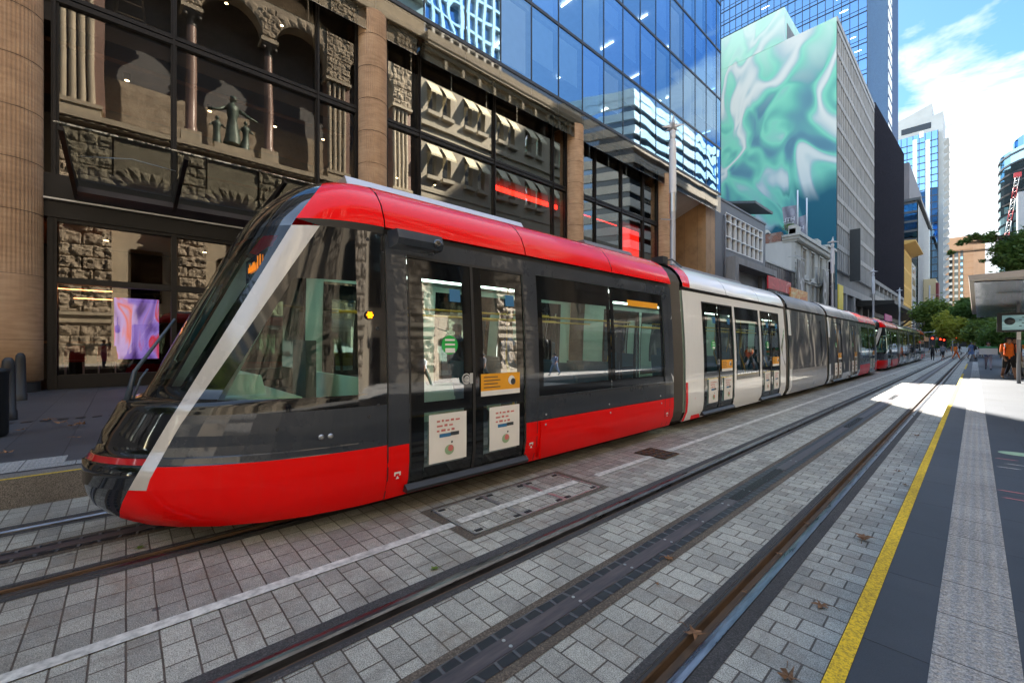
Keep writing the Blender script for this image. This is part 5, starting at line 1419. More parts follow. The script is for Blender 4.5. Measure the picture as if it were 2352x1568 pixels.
def cab(T, fy, lower='red_paint', upper='grey_paint', roofm='roof_red', detail=True):
    """fy maps local nose coordinate to world y"""
    NF, NS, NG, NP = 12, 2, 7, 3
    parts = {}
    def P(k): return parts.setdefault(k, MB())
    flip = fy(1) < fy(0)
    mats = dict(bumper='gloss_black', light_band='lamp_red_band', nose_cover='gloss_black', windscreen='windscreen_glass', screen_border='frit', brow='gloss_black', corner_pillar='pillar_grey', lower_panel=lower, side_panel=upper, cab_window='cab_glass', cab_window_border='frit', door_pillar='gloss_black', gutter='rubber', roof_panel=roofm)
    for side in (1, -1):
        parts.clear()
        rows = []
        for z, (sa, sb, sc) in zip(LEV, SAB):
            ss = [sa*i/NF for i in range(NF)] + [sa+(sb-sa)*i/NS for i in range(NS)] + [sb+(sc-sb)*i/NG for i in range(NG)] + [sc+(1-sc)*i/NP for i in range(NP+1)]
            rows.append([(C0+side*w, fy(y), z) for w, y in (cab_pt(z, s) for s in ss)])
        for j in range(len(LEV)-1):
            z0, z1 = LEV[j], LEV[j+1]; zm = (z0+z1)/2
            for i in range(len(rows[0])-1):
                if i < NF:
                    k = 'bumper' if zm < .725 else 'light_band' if zm < .778 else 'nose_cover' if zm < 1.24 else ('windscreen' if (1.30 < zm < 2.75 and i < NF-1) else 'screen_border') if zm < 2.80 else 'brow'
                elif i < NF+NS:
                    if sb_eq(j): continue
                    k = 'corner_pillar'
                elif i < NF+NS+NG:
                    k = 'lower_panel' if zm < .70 else 'side_panel' if zm < 1.10 else ('cab_window' if (1.23 < zm < 2.28 and NF+NS < i) else 'cab_window_border') if zm < 2.80 else 'gutter' if zm < 2.86 else 'roof_panel'
                else:
                    k = 'lower_panel' if zm < .70 else 'side_panel' if zm < 1.10 else 'door_pillar' if zm < 2.80 else 'gutter' if zm < 2.86 else 'roof_panel'
                a, b, c, d = rows[j][i], rows[j][i+1], rows[j+1][i+1], rows[j+1][i]
                if (side < 0) != flip: a, b, c, d = b, a, d, c
                P(k).add([a, b, c, d], [(0, 1, 2, 3)], 0, True)
        # cap
        top = rows[-1]; P('brow').add(top+[(C0, fy(YEND), 3.43)], [tuple([len(top)]+[i, i+1]) for i in range(len(top)-1)], 0)
        sh_ = parts.pop('side_panel').build('cab_shell', mats['side_panel'], T)
        shell = sh_
        for k, mm in parts.items():
            # weld the strip so that smooth shading runs across it
            d = {}; vs = []; fs = []
            for f in mm.f:
                g = []
                for i in f:
                    key = tuple(round(c, 4) for c in mm.v[i])
                    if key not in d: d[key] = len(vs); vs.append(mm.v[i])
                    g.append(d[key])
                g2 = []
                for i in g:
                    if i not in g2: g2.append(i)
                if len(g2) > 2: fs.append(tuple(g2))
            w = MB(); w.add(vs, fs, 0, True); w.build(k, mats[k], T if k in ('bumper', 'windscreen', 'corner_pillar', 'lower_panel', 'nose_cover', 'roof_panel', 'brow') else shell)
    # driver's desk, seat, door column
    lo, hi = sorted((fy(.30), fy(1.15)))
    q = MB(); q.prism([(C0-.32, fy(.34)), (C0+.32, fy(.34)), (C0+.80, fy(.85)), (C0+1.0, fy(1.2)), (C0-1.0, fy(1.2)), (C0-.80, fy(.85))], 'z', .95, 1.22)
    q.prism([(fy(.62), 1.22), (fy(.66), 1.44), (fy(.98), 1.40), (fy(1.02), 1.22)], 'x', C0-.55, C0+.45); q.build('driver_desk', 'interior_grey', T)
    q = MB(); y0, y1 = sorted((fy(1.45), fy(1.56))); q.box(C0-.25, C0+.25, y0, y1, 1.0, 1.75); y0, y1 = sorted((fy(1.2), fy(1.55))); q.box(C0-.25, C0+.25, y0, y1, .85, .95); q.build('driver_seat', 'interior_dark', T)
    MB().box(C0-.8, C0+.8, *sorted((fy(.6), fy(1.9))), .36, .40).build('cab_floor', 'interior_grey', T); MB().box(C0-1.15, C0+1.15, *sorted((fy(1.82), fy(1.86))), .40, 1.35).build('cab_bulkhead', 'interior_grey', T); MB().box(C0-.5, C0+.5, *sorted((fy(1.25), fy(1.32))), 2.64, 2.66).build('cab_fill_lamp', 'tram_fill_lamp', T); MB().box(C0-.95, C0+.95, *sorted((fy(1.35), fy(1.9))), 2.66, 2.70).build('cab_ceiling', 'interior_grey', T)  # the cab lamp is added, unseen, to brighten behind the windscreen
    MB().tube([(C0+.66, fy(.58), 1.22), (C0+.80, fy(1.16), 2.5)], .06, 8).build('screen_post', 'interior_grey', T); MB().tube([(C0+.28, fy(.44), 1.22), (C0+.36, fy(1.04), 2.5)], .035, 8).build('screen_post', 'interior_grey', T); q = MB(); q.tube([(C0-.66, fy(.58), 1.22), (C0-.80, fy(1.16), 2.5)], .045, 8); q.build('screen_post', 'interior_grey', T)
    q = MB(); q.box(C0-.5, C0+.55, *sorted((fy(1.02), fy(1.06))), 2.40, 2.66); q.build('destination_box', 'gloss_black', T)
    q = MB()
    for k in range(11):
        h = [.06, .09, .06, .07, .09, .09, .05, 0, .13, 0, .13][k]
        if h: q.box(C0-.30+k*.055, C0-.275+k*.055, *sorted((fy(1.005), fy(1.012))), 2.50, 2.50+h)
    q.build('destination_lettering', 'led_orange', T)
    if detail:
        q = MB(); y0 = fy(-.02)
        q.tube([(C0+.15, fy(.0), 1.21), (C0+.10, fy(.05), 1.46), (C0+.02, fy(.34), 1.95)], [.026, .017, .011], 6)
        q.tube([(C0+.18, fy(.04), 1.22), (C0+.15, fy(.09), 1.40), (C0+.10, fy(.14), 1.48)], .009, 5)
        q.build('wiper', 'wiper_blue', T)
        # round amber repeater with six dots
        yy, zz = 1.71, 1.985
        q = MB(); disc(q, fy(yy), zz, .044, 1, 0, .012); o = q.build('indicator_lamp', 'gloss_black', T)
        q = MB(); disc(q, fy(yy), zz, .013, 1, 0, .018, 10)
        for k in range(6): disc(q, fy(yy)+.024*math.cos(k*math.pi/3), zz+.024*math.sin(k*math.pi/3), .011, 1, 0, .018, 8)
        q.build('lens', 'amber_lamp', o)
        for (sy, sz) in ((1.72, 2.72), (1.79, 1.12), (1.70, 1.02), (.95, .98), (1.79, 1.86), (1.2, .0)):
            if sz < .1: continue
            s_ = s_y(sz, sy); w, y = cab_pt(sz, s_)
            q = MB(); q.lathe([(.017, -.004), (.017, .004), (.008, .0041), (.008, .001)], (C0+w, fy(y), sz), 10, ax='x'); q.build('screw', 'dark_metal', T)
        q = MB()
        for dy in (0, .075):
            s_ = s_y(.88, 1.28+dy); w, y = cab_pt(.88, s_); q.lathe([(.024, 0), (.024, .008), (.012, .009), (.012, .012)], (C0+w, fy(y), .88), 14, ax='x')
        q.build('socket', 'steel', T)
def sb_eq(j): return LEV[j] < .53 or LEV[j] >= 2.80
def make_tram(dy, label, first):
    T = thing('tram', label, 'tram', (C0, dy, 0), 'two coupled trams')
    f = lambda y: y+dy
    cab(T, lambda y: y+dy, detail=first)
    sv = 'silver_paint'
    A = section(T, f(1.885), f(7.71), 'grey_paint', 'red_paint', .70, 'roof_red', [(f(2.12), f(3.78))], [(f(4.02), f(7.36), 1.02, 2.63)], near_detail=first)
    gangway(T, f(7.71), f(8.20))
    if first:
        Bc = section(T, f(8.20), f(14.80), 'white_paint', 'white_paint', .70, 'white_paint', [(f(9.04), f(10.72)), (f(12.66), f(14.25))], [(f(10.86), f(12.52), .86, 2.63)])
        gangway(T, f(14.80), f(15.15))
        Cc = section(T, f(15.15), f(20.10), 'wrap_dark', 'silver_paint', .92, 'wrap_grey', [], [(f(15.95), f(19.3), 1.0, 2.6)], dark=True)
        gangway(T, f(20.10), f(20.42))
        Dc = section(T, f(20.42), f(27.05), 'wrap_dark', 'silver_paint', .50, 'wrap_grey', [(f(21.2), f(22.85)), (f(24.8), f(26.4))], [(f(23.0), f(24.65), .95, 2.6)], dark=True)
    else:
        Bc = section(T, f(8.20), f(14.80), sv, sv, .70, sv, [(f(9.04), f(10.72)), (f(12.66), f(14.25))], [(f(10.86), f(12.52), .86, 2.63)], near_detail=False, seats=2)
        gangway(T, f(14.80), f(15.15))
        Cc = section(T, f(15.15), f(20.10), 'grey_paint', sv, .92, 'silver_paint', [], [(f(15.95), f(19.3), 1.0, 2.6)], near_detail=False, seats=2)
        gangway(T, f(20.10), f(20.42))
        Dc = section(T, f(20.42), f(27.05), sv, sv, .50, sv, [(f(21.2), f(22.85)), (f(24.8), f(26.4))], [(f(23.0), f(24.65), .95, 2.6)], near_detail=False, seats=2)
    Ec = section(T, f(27.10), f(32.2), 'grey_paint', 'red_paint', .70, 'roof_red', [(f(30.0), f(31.7))], [(f(27.7), f(29.8), 1.02, 2.63)], near_detail=first)
    cab(T, lambda y: f(34.08)-y, detail=False)
    # painted marks of the livery
    q = MB(); x = lambda z: C0+hwz(z)+.004
    q.add([(x(1.75), f(7.37), 1.62), (x(1.0), f(7.70), .98), (x(2.3), f(7.70), 2.26)], [(0, 1, 2)]); q.build('white_arrow', 'white_paint', A)
    q = MB(); q.add([(x(1.6), f(14.32), 1.62), (x(1), f(14.74), 1.0), (x(2.2), f(14.74), 2.24)], [(0, 1, 2)]); q.build('dark_arrow', 'grey_paint' if first else 'white_paint', Bc)
    q = MB(); patch(q, f(8.205), f(8.30), .17, .95, 1, 0, .004); q.add([(x(.2), f(8.55), .17), (x(.2), f(9.0), .17), (x(.6), f(8.62), .62)], [(0, 1, 2)]); q.build('red_stripe', 'red_paint', Bc)
    q = MB(); pr = ROOF[:5]
    for (w0, z0), (w1, z1) in zip(pr[:-1], pr[1:]):
        t0, t1 = (z0-2.865)/.5, (z1-2.865)/.5
        q.add([(C0+w0+.006, f(8.205), z0+.004), (C0+w0+.006, f(8.50+.20*t0), z0+.004), (C0+w1+.004, f(8.50+.20*t1), z1+.006), (C0+w1+.004, f(8.205), z1+.006)], [(0, 1, 2, 3)])
    q.build('red_roof_corner', 'roof_red', Bc)
    for sc, ya in ((Cc, 15.16), (Dc, 20.44), (Dc, 26.72)):
        q = MB(); patch(q, f(ya), f(ya+.28), 1.35 if ya > 26 else .17, 2.2 if ya > 26 else .95, 1, 0, .004); q.build('white_edge', 'white_paint', sc)
        if ya < 26: q = MB(); patch(q, f(ya), f(ya+.28), 2.0, 2.8, 1, 0, .004); q.build('white_edge', 'white_paint', sc)
    # seams, screws, lower access panel on the first car
    q = MB()
    patch(q, f(3.98), f(7.36), .985, 1.0, 1, 0, .002); patch(q, f(3.985), f(7.30), .70, .712, 1, 0, .003); patch(q, f(3.975), f(3.985), .18, 1.02, 1, 0, .003); patch(q, f(7.37), f(7.38), .17, 2.8, 1, 0, .003); patch(q, f(7.55), f(7.56), .17, 2.8, 1, 0, .003); patch(q, f(1.885), f(1.895), .17, 2.8, 1, 0, .003); patch(q, f(3.80), f(3.81), .17, .30, 1, 0, .003)
    q.build('panel_seams', 'rubber', A)
    q = MB(); patch(q, f(4.03), f(7.28), .20, .685, 1, 0, .022)
    for z0, z1 in ((.20, .20), (.685, .685)): q.quad((C0+hwz(z0), f(4.03), z0), (C0+hwz(z0), f(7.28), z0), (C0+hwz(z0)+.022, f(7.28), z0), (C0+hwz(z0)+.022, f(4.03), z0))
    q.quad((C0+hwz(.4), f(4.03), .2), (C0+hwz(.4)+.022, f(4.03), .2), (C0+hwz(.4)+.022, f(4.03), .685), (C0+hwz(.4), f(4.03), .685))
    q.build('access_panel', 'red_paint', A)
    for yy, zz in ((4.15, .77), (5.6, .77), (7.2, .77), (4.12, .64), (5.6, .64), (7.2, .64)):
        q = MB(); q.lathe([(.014, 0), (.014, .008), (.006, .009)], (C0+hwz(zz)+(.022 if zz < .7 else 0), f(yy), zz), 8, ax='x'); q.build('screw', 'steel', A)
    if first:
        q = MB(); patch(q, 6.2, 7.2, 2.36, 2.46, 1, 0, -.006); q.build('window_strip_sticker', 'sticker_orange', A)
        for (yy, zz) in ((1.99, .42), (3.87, .42), (7.45, .42)):
            q = MB(); patch(q, yy-.035, yy+.035, zz, zz+.02, 1, 0, .006); patch(q, yy-.035, yy-.02, zz-.02, zz, 1, 0, .006); patch(q, yy+.02, yy+.035, zz-.02, zz, 1, 0, .006); q.add([(x(zz), yy, zz-.02), (x(zz), yy-.018, zz-.05), (x(zz), yy+.018, zz-.05)], [(0, 1, 2)]); q.build('jacking_mark', 'sticker_white', A)
        # camera housing over the first door
        q = MB(); q.prism([(C0+1.20, 2.66), (C0+1.44, 2.68), (C0+1.47, 2.74), (C0+1.43, 2.83), (C0+1.22, 2.85)], 'y', 1.93, 2.44); q.build('camera_housing', 'grey_paint', A)
        q = MB(); q.lathe([(.045, 0), (.035, .03), (.02, .031)], (C0+1.47, 2.36, 2.74), 12, ax='x'); q.build('camera_lens', 'gloss_black', A)
    # roof gear
    for (a, b) in ((1.75, 4.4), (5.9, 7.4), (9.2, 13.2), (21.5, 25.8), (28.5, 31.5)):
        q = MB(); q.prism([(C0-.66, 3.42), (C0+.66, 3.42), (C0+.58, 3.54), (C0-.58, 3.54)], 'y', f(a), f(b)); q.build('roof_unit', 'silver_paint' if a < 2 else 'panel_grey', T)
    q = MB(); q.tube([(C0+.75, f(8.3), 3.45), (C0+.78, f(8.7), 3.55), (C0+.75, f(9.2), 3.45)], .02, 6); q.box(C0+.7, C0+.95, f(8.0), f(8.2), 3.35, 3.5); q.build('roof_cable', 'dark_metal', T)
    for yy in (3.0, 4.6, 15.9, 18.4, 29, 31):
        for s in (-1, 1): q = MB(); q.lathe([(.10, -.08), (.30, -.07), (.30, .07), (.10, .08)], (C0+s*.74, f(yy), .29), 20, ax='x'); q.build('wheel', 'dark_metal', T)
    return T
make_tram(0, 'red and grey tram in front with a slanted pale windscreen pillar and white middle car', True)
make_tram(35.0, 'second tram coupled behind the first, smaller in the distance, silver with red ends', False)
# ================================================================ LAMP POSTS
def star_lamp():
    T = thing('street_lamp', '-', 'street lamp', (0, 0, 0), 'star topped street lamps')
    q = MB(); q.lathe([(.14, 0), (.14, .3), (.105, .35), (.105, 6.6)], (0, 0, 0), 16); q.build('pole', 'lamp_grey', T)
    q = MB(); q.lathe([(.125, 6.6), (.125, 7.35)], (0, 0, 0), 16); q.build('collar', 'steel', T)
    q = MB(); q.lathe([(.135, 7.35), (.135, 9.35), (.11, 9.42)], (0, 0, 0), 18); q.build('diffuser', 'lamp_white', T)
    q = MB(); q.lathe([(.07, 9.4), (.10, 9.5), (.13, 9.75), (.04, 9.85)], (0, 0, 0), 12); q.build('neck', 'lamp_white', T)
    q = MB(); c = Vector((0, 0, 9.98)); 
    dirs = [Vector((math.cos(t)*math.cos(e), math.sin(t)*math.cos(e), math.sin(e))) for t, e in [(.3+k*2*math.pi/5, -.12) for k in range(5)]] + [Vector((0.1, 0, 1))]
    for d in dirs:
        d.normalize(); a = d.orthogonal().normalized(); b = d.cross(a)
        ring = [tuple(c+(a*math.cos(t)+b*math.sin(t))*.12) for t in [k*math.pi/2 for k in range(4)]]
        q.add(ring+[tuple(c+d*.46)], [(0, 1, 4), (1, 2, 4), (2, 3, 4), (3, 0, 4)])
    q.build('star', 'lamp_white', T)
    q = MB(); q.tube([(0, 0, 6.3), (0, -.9, 6.15)], [.03, .015], 6); q.build('side_arm', 'lamp_grey', T)
    return T
L0 = star_lamp()
LP = [(1545, 'tall star topped lamp post standing close behind the roof of the red tram'), (1912, 'star topped lamp post in front of the white heritage facade'), (2006, 'star topped lamp post before the concrete grid building'), (2066, 'star topped lamp post beside the wide dark awning'), (2099, 'star topped lamp post just past the dark awning end'), (2115, 'farthest star topped lamp post beside the tree')]
for i, (px, lb) in enumerate(LP):
    y = at_x(px, 500, -8.0)[1]
    if i == 0: L0.location = (-8, y, .3); L0['label'] = lb
    else: copy_tree(L0, (-8, y, .3), lb)
# plain poles with arms further down
def arm_pole(px, pyt, X, lb, arm=4):
    y = at_x(px, 700, X)[1]; zt = at_x(px, pyt, X)[2]
    T = thing('pole', lb, 'pole', (X, y, .0), 'plain grey poles with arms')
    MB().tube([(X, y, 0), (X, y, zt)], .13, 8).build('shaft', 'lamp_grey', T)
    MB().tube([(X, y, zt*.86), (X+arm, y, zt*.84)], .05, 6).build('arm', 'lamp_grey', T)
arm_pole(2135, 655, -7.5, 'plain grey pole without arm light left of the street trees')
arm_pole(2144, 680, -7.3, 'grey pole with a long arm towards the tracks')
arm_pole(2154, 728, -6.9, 'shorter grey pole with an arm by the red signals')
# ================================================================ SIGNS BEHIND THE TRAM
def flat_sign(px0, py0, px1, py1, X, mat, lb, name='sign', post=True, dx=.12):
    a = at_x(px0, py0, X); b = at_x(px1, py1, X)
    T = thing(name, lb, 'sign', (X, a[1], .3))
    MB().box(X-dx, X, a[1], b[1], b[2], a[2]).build('panel', mat, T)
    if post:
        MB().tube([(X-dx-.05, a[1]+.3, .3), (X-dx-.05, a[1]+.3, a[2])], .06, 6).build('post', 'dark_metal', T)
flat_sign(1765, 632, 1817, 676, -13.5, 'red_blur_sign', 'red blurred sign board behind the white tram car')
flat_sign(1816, 659, 1855, 706, -13.4, 'orange_blur_sign', 'orange blurred sign board right of the red one behind the tram')
flat_sign(1926, 652, 1937, 712, -15.5, 'yellow_sign', 'narrow yellow banner sign with a dark ring mark')
flat_sign(2033, 720, 2049, 740, -12.5, 'magenta', 'small magenta sign above the gap between the trams')
a = at_x(1831, 590, -16.2); q = MB()
T = thing('hanging_banner', 'black hanging banner with a pale blurred figure on the white facade', 'banner', (-17.0, a[1], 14))
for (px0, px1, pt, pb, lb) in ((1832, 1848, 588, 690, None),):
    a = at_x(px0, pt, -16.5); b = at_x(px1, pb, -16.5)
    MB().box(-16.56, -16.5, a[1], b[1], b[2], a[2]-.4).build('cloth', 'banner_black', T)
    MB().tube([(-17.5, a[1]-.3, a[2]), (-16.5, a[1]-.3, a[2]), (-16.5, b[1]+.2, a[2])], .04, 6).build('rod', 'steel', T)
T = thing('hanging_banner', 'black hanging banner behind the second star lamp', 'banner', (-17.0, 92, 12))
a = at_x(1891, 618, -16.5); b = at_x(1904, 705, -16.5)
MB().box(-16.56, -16.5, a[1], b[1], b[2], a[2]).build('cloth', 'banner_black', T); MB().tube([(-17.5, a[1]-.3, a[2]+.3), (-16.5, a[1]-.3, a[2]+.3), (-16.5, b[1]+.2, a[2]+.3)], .04, 6).build('rod', 'steel', T)
# ================================================================ TRAM STOP SHELTER
T = thing('tram_shelter', 'cantilevered tram stop shelter with beige edge and ridged metal underside', 'shelter', (1.6, 23, .3))
y0, y1 = 15.4, 32.5
q = MB(); q.prism([(-.10, 3.30), (-.12, 3.42), (4.6, 3.56), (4.6, 3.30), (2.0, 3.28)], 'y', y0, y1); q.build('roof', 'shelter_beige', T)
q = MB(); q.quad((-.02, y0+.35, 3.27), (4.5, y0+2.2, 3.27), (4.5, y1-.3, 3.10), (.05, y1-.2, 3.10)); q.build('soffit', 'shelter_soffit', T)
for y in (20.0, 29.0): MB().tube([(2.2, y, .3), (2.2, y, 3.3)], .11, 12).build('post', 'lamp_grey', T)
T = thing('departure_sign', 'dark framed departure display with pale blue face under the shelter', 'sign', (1.6, 19.6, 2.3))
a = at_y(2290, 719, 19.6); b = at_y(2390, 761, 19.6)
MB().box(a[0], b[0], 19.6, 19.75, b[2], a[2]).build('casing', 'rubber', T)
MB().box(a[0]+.10, b[0]-.1, 19.58, 19.6, b[2]+.06, a[2]-.08).build('display', 'led_display', T)
q = MB(); q.lathe([(.0, 0), (.11, 0), (.11, .01)], (a[0]+.25, 19.565, (a[2]+b[2])/2+.03), 16, ax='y')
for k in range(4): q.box(a[0]+.48, b[0]-.3-.1*(k%2), 19.57, 19.575, a[2]-.16-k*.085, a[2]-.135-k*.085)
q.build('lettering', 'ink_dark', T)
MB().box(a[0]+1.0, a[0]+1.1, 19.62, 19.72, a[2], 3.3).build('hanger', 'dark_metal', T)
T = thing('help_point_post', 'round grey post with small notices standing under the shelter end', 'post', at_y(2340, 855, 24))
p = at_y(2340, 800, 24); MB().tube([(p[0], 24, .3), (p[0], 24, 3.3)], .055, 14).build('shaft', 'lamp_grey', T); MB().box(p[0]-.05, p[0]+.05, 23.92, 23.94, 1.9, 2.2).build('notice', 'sticker_white', T)
T = thing('shop_sign', 'green and orange shop sign hanging at the right edge', 'sign', at_y(2345, 790, 32))
a = at_y(2334, 782, 34); b = at_y(2400, 812, 34); h = (a[2]-b[2])/3
for k, mt in enumerate(('sign_green', 'sign_orange', 'sign_green')): MB().box(a[0]+.2*k, b[0], 34-.02*k, 34.2, a[2]-h*(k+1), a[2]-h*k).build('stripe', mt, T)
# cafe tables beside the platform
for i, (px, Y) in enumerate(((2322, 30.5), (2334, 28.6))):
    p = at_y(px, 850, Y); T = thing('cafe_chair', ('white cafe chair beside the dark post', 'white cafe chair nearest the right edge behind the man in orange')[i], 'chair', (p[0], Y, .3), 'white cafe chairs')
    MB().box(p[0]-.22, p[0]+.22, Y-.22, Y+.22, .74, .78).build('seat', 'white_plain', T)
    MB().box(p[0]-.22, p[0]+.22, Y+.19, Y+.22, .78, 1.2).build('backrest', 'white_plain', T)
    for sx in (-.19, .19):
        for sy in (-.19, .19): MB().tube([(p[0]+sx, Y+sy, .74), (p[0]+sx*1.1, Y+sy*1.1, .3)], .015, 5).build('leg', 'steel', T)
# ================================================================ TRAFFIC SIGNALS
def signal(px, py, Y, lb, red=True, arm=False):
    c = at_y(px, py, Y)
    T = thing('traffic_light', lb, 'traffic light', (c[0], Y, 0), 'traffic signals at the far crossing')
    MB().tube([(c[0]+(-3 if arm else 0), Y+.2, 0), (c[0]+(-3 if arm else 0), Y+.2, c[2]+(.5))], .10, 6).build('post', 'lamp_grey', T)
    if arm: MB().tube([(c[0]-3, Y+.2, c[2]), (c[0], Y+.2, c[2]+.05)], .06, 5).build('arm', 'lamp_grey', T)
    b = MB().box(c[0]-.30, c[0]+.30, Y-.15, Y+.15, c[2]-1.1, c[2]+.45).build('housing', 'post_dark', T)
    q = MB(); q.lathe([(0, 0), (.13, 0), (.13, .02)], (c[0], Y-.19, c[2] if red else c[2]-.6), 12, ax='y'); q.build('lens', 'signal_red' if red else 'signal_green', b)
o5 = lambda x, y: ((3600+x*.2232)/1.7415, (1250+y*.2232)/1.7417)
for (x, y, Y, lb, rd, am) in ((785, 350, 95, 'overhead red traffic light on an arm left of the trees', True, True), (583, 462, 92, 'red traffic light just right of the second tram', True, False), (728, 478, 96, 'red traffic light on a short post left of a pair', True, False), (787, 490, 98, 'red traffic light under the overhead signal', True, False), (1012, 446, 130, 'bright red traffic light over the middle of the street', True, True), (1040, 450, 131, 'smaller red light beside the middle signal', True, False), (1347, 485, 120, 'red traffic light over the right side of the street', True, True), (1098, 570, 135, 'small green traffic light in the far middle', False, False)):
    signal(*o5(x, y), Y, lb, rd, am)
T = thing('arrow_sign', 'small white arrow sign on the signal arm', 'sign', at_y(*o5(683, 357), 94.8))
c = at_y(*o5(683, 357), 94.8); MB().box(c[0]-.5, c[0]+.5, 94.8, 94.85, c[2]-.45, c[2]+.4).build('plate', 'white_plain', T)
q = MB(); q.tube([(c[0]+.25, 94.78, c[2]-.25), (c[0]+.2, 94.78, c[2]+.1), (c[0]-.25, 94.78, c[2]+.12)], .05, 4); q.build('arrow', 'ink_dark', T)
# ramp like brown building closing the street and pale barriers
T = thing('brown_ramp_building', 'low brown building with a sloping ramp closing the far end of the street', 'building', (0, 260, 0))
a = at_y(2195, 772, 250); b = at_y(2275, 792, 250)
q = MB(); q.prism([(a[0]-20, 3.2), (b[0]+25, 3.2), (b[0]+25, a[2]+3), (a[0]-20, a[2])], 'y', 250, 262); q.build('wall', 'terracotta', T)
q = MB(); q.prism([(a[0]+6, 3), (a[0]+12, 3), (a[0]-2, a[2]-.5), (a[0]-8, a[2]-.5)], 'y', 249.5, 249.9); q.build('stair', 'stucco', T)
MB().box(a[0]-20, b[0]+25, 251, 262, 0, 3.2).build('undercroft', 'shop_dark', T)
for i, (x, y) in enumerate(((1135, 625), (1195, 612), (1285, 620), (1020, 600))):
    c = at_y(*o5(x, y), 120+i*4); T = thing('barrier_panel', ('white barrier panel in the far middle', 'taller white barrier panel right of the first', 'white barrier panel by the crossing people', 'orange work sign in the far roadway')[i], 'barrier', (c[0], 120+i*4, 0), None)
    MB().box(c[0]-.9, c[0]+.9, 120+i*4, 120.1+i*4, .35, 1.35).build('board', 'white_plain' if i < 3 else 'sign_orange', T)
    for s in (-.7, .7): MB().box(c[0]+s-.04, c[0]+s+.04, 119.9+i*4, 120.2+i*4, .02, .35).build('foot', 'dark_metal', T)
# ================================================================ TREES
def tree(name, label, base, trunk_h, blobs, n, mat, leaf=.16, r=.22, seed=0, group='street trees', droop=0):
    T = thing(name, label, 'tree', base, group); rg = np.random.default_rng(seed)
    q = MB(); b = Vector(base); top = b+Vector((0, 0, trunk_h))
    q.tube([b, b+Vector((.1, .1, trunk_h*.5)), top], [r, r*.8, r*.65], 9)
    for (c, rad) in blobs:
        c = Vector(c); m_ = top.lerp(c, .5)+Vector((0, 0, .4*rad*.3)); q.tube([top-Vector((0, 0, trunk_h*.2)), m_, c], [r*.5, r*.3, r*.1], 6)
        for k in range(5):
            d = Vector(rg.normal(size=3)); d.normalize(); q.tube([m_.lerp(c, .3+.14*k), c+d*rad*.8], [r*.14, r*.04], 4)
    q.build('trunk', 'bark', T)
    tot = sum(x[1][0]**2 if isinstance(x[1], tuple) else x[1]**2 for x in blobs); V = []; F = []
    for (c, rad) in blobs:
        k = int(n*rad**2/tot); nc = max(6, k//26)
        cen = rg.normal(size=(nc, 3)); cen /= np.linalg.norm(cen, axis=1)[:, None]
        cen = cen*(rg.random((nc, 1))**.45)*rad*np.array([1, 1, .72]) + np.array(c)
        idx = rg.integers(0, nc, k); p = cen[idx]+rg.normal(size=(k, 3))*rad*.30
        d = rg.normal(size=(k, 3)); d[:, 2] = d[:, 2]*.5-droop; d /= np.linalg.norm(d, axis=1)[:, None]
        u = np.cross(d, rg.normal(size=(k, 3))); u /= np.linalg.norm(u, axis=1)[:, None]
        s = leaf*(.6+.8*rg.random((k, 1)))
        o = len(V)*4
        V.append((p, d, u, s))
    vs = []
    for p, d, u, s in V:
        A = p-d*s; Bq = p+u*s*.38; Cq = p+d*s; Dq = p-u*s*.38
        vs.append(np.stack([A, Bq, Cq, Dq], 1).reshape(-1, 3))
    vs = np.concatenate(vs); nq = len(vs)//4
    mm = MB(); mm.v = [tuple(x) for x in vs.tolist()]; mm.f = [(4*i, 4*i+1, 4*i+2, 4*i+3) for i in range(nq)]; mm.m = [0]*nq; mm.sm = [False]*nq
    mm.build('crown', mat, T); return T
def px_blob(px, py, Y, rpx):
    c = at_y(px, py, Y); zc = Y*CT-c[0]*ST; return (c, rpx*zc/FP)
tree('street_tree', 'large overhanging tree with fine dark leaves above the shelter at the right', (9.5, 40, .3), 7.0,
     [px_blob(2350, 590, 38, 38), px_blob(2312, 572, 38, 25), px_blob(2272, 545, 38, 12), px_blob(2238, 545, 38, 9), px_blob(2205, 558, 38, 6), px_blob(2184, 580, 38, 5), px_blob(2300, 600, 38, 12), px_blob(2365, 550, 38, 30), px_blob(2256, 548, 39, 9), px_blob(2222, 552, 38, 7), px_blob(2255, 600, 38, 5), px_blob(2330, 612, 38, 14), ((9.5, 40, 12.5), 3.6), ((12, 43, 11), 3.0), ((8.5, 44, 10), 2.6), ((11, 37, 9.5), 2.4)], 110000, 'leaf_dark', .11, .17, 1, droop=.25)
tree('street_tree', 'dark green tree hanging down between the brown tower and the shelter', (4.5, 60, .3), 6.5,
     [px_blob(2225, 708, 58, 16), px_blob(2206, 712, 58, 12), px_blob(2247, 715, 58, 16), px_blob(2215, 695, 58, 9)], 9000, 'leaf_dark', .17, .25, 2, droop=.2)
tree('street_tree', 'green plane tree on the left beyond the last star lamp', (-10.5, 108, .3), 5.0,
     [px_blob(2130, 720, 106, 24), px_blob(2150, 712, 106, 25), px_blob(2165, 735, 106, 24), px_blob(2140, 755, 106, 16)], 10000, 'leaf_mid', .28, .3, 3)
tree('street_tree', 'plane tree with sunlit yellow painted into its leaves arching over the street', (2.0, 96, .3), 5.0,
     [px_blob(2185, 740, 92, 24), px_blob(2210, 752, 90, 24), px_blob(2235, 745, 88, 24), px_blob(2222, 772, 90, 16), px_blob(2170, 765, 95, 14)], 12000, 'leaf_sun_tint', .25, .3, 4)
tree('street_tree', 'bright green plane tree behind the sun-tinted one at the right', (7.0, 76, .3), 4.5,
     [px_blob(2262, 748, 74, 22), px_blob(2245, 765, 76, 18), px_blob(2285, 765, 72, 25), px_blob(2270, 785, 74, 14)], 11000, 'leaf_mid', .21, .25, 5)
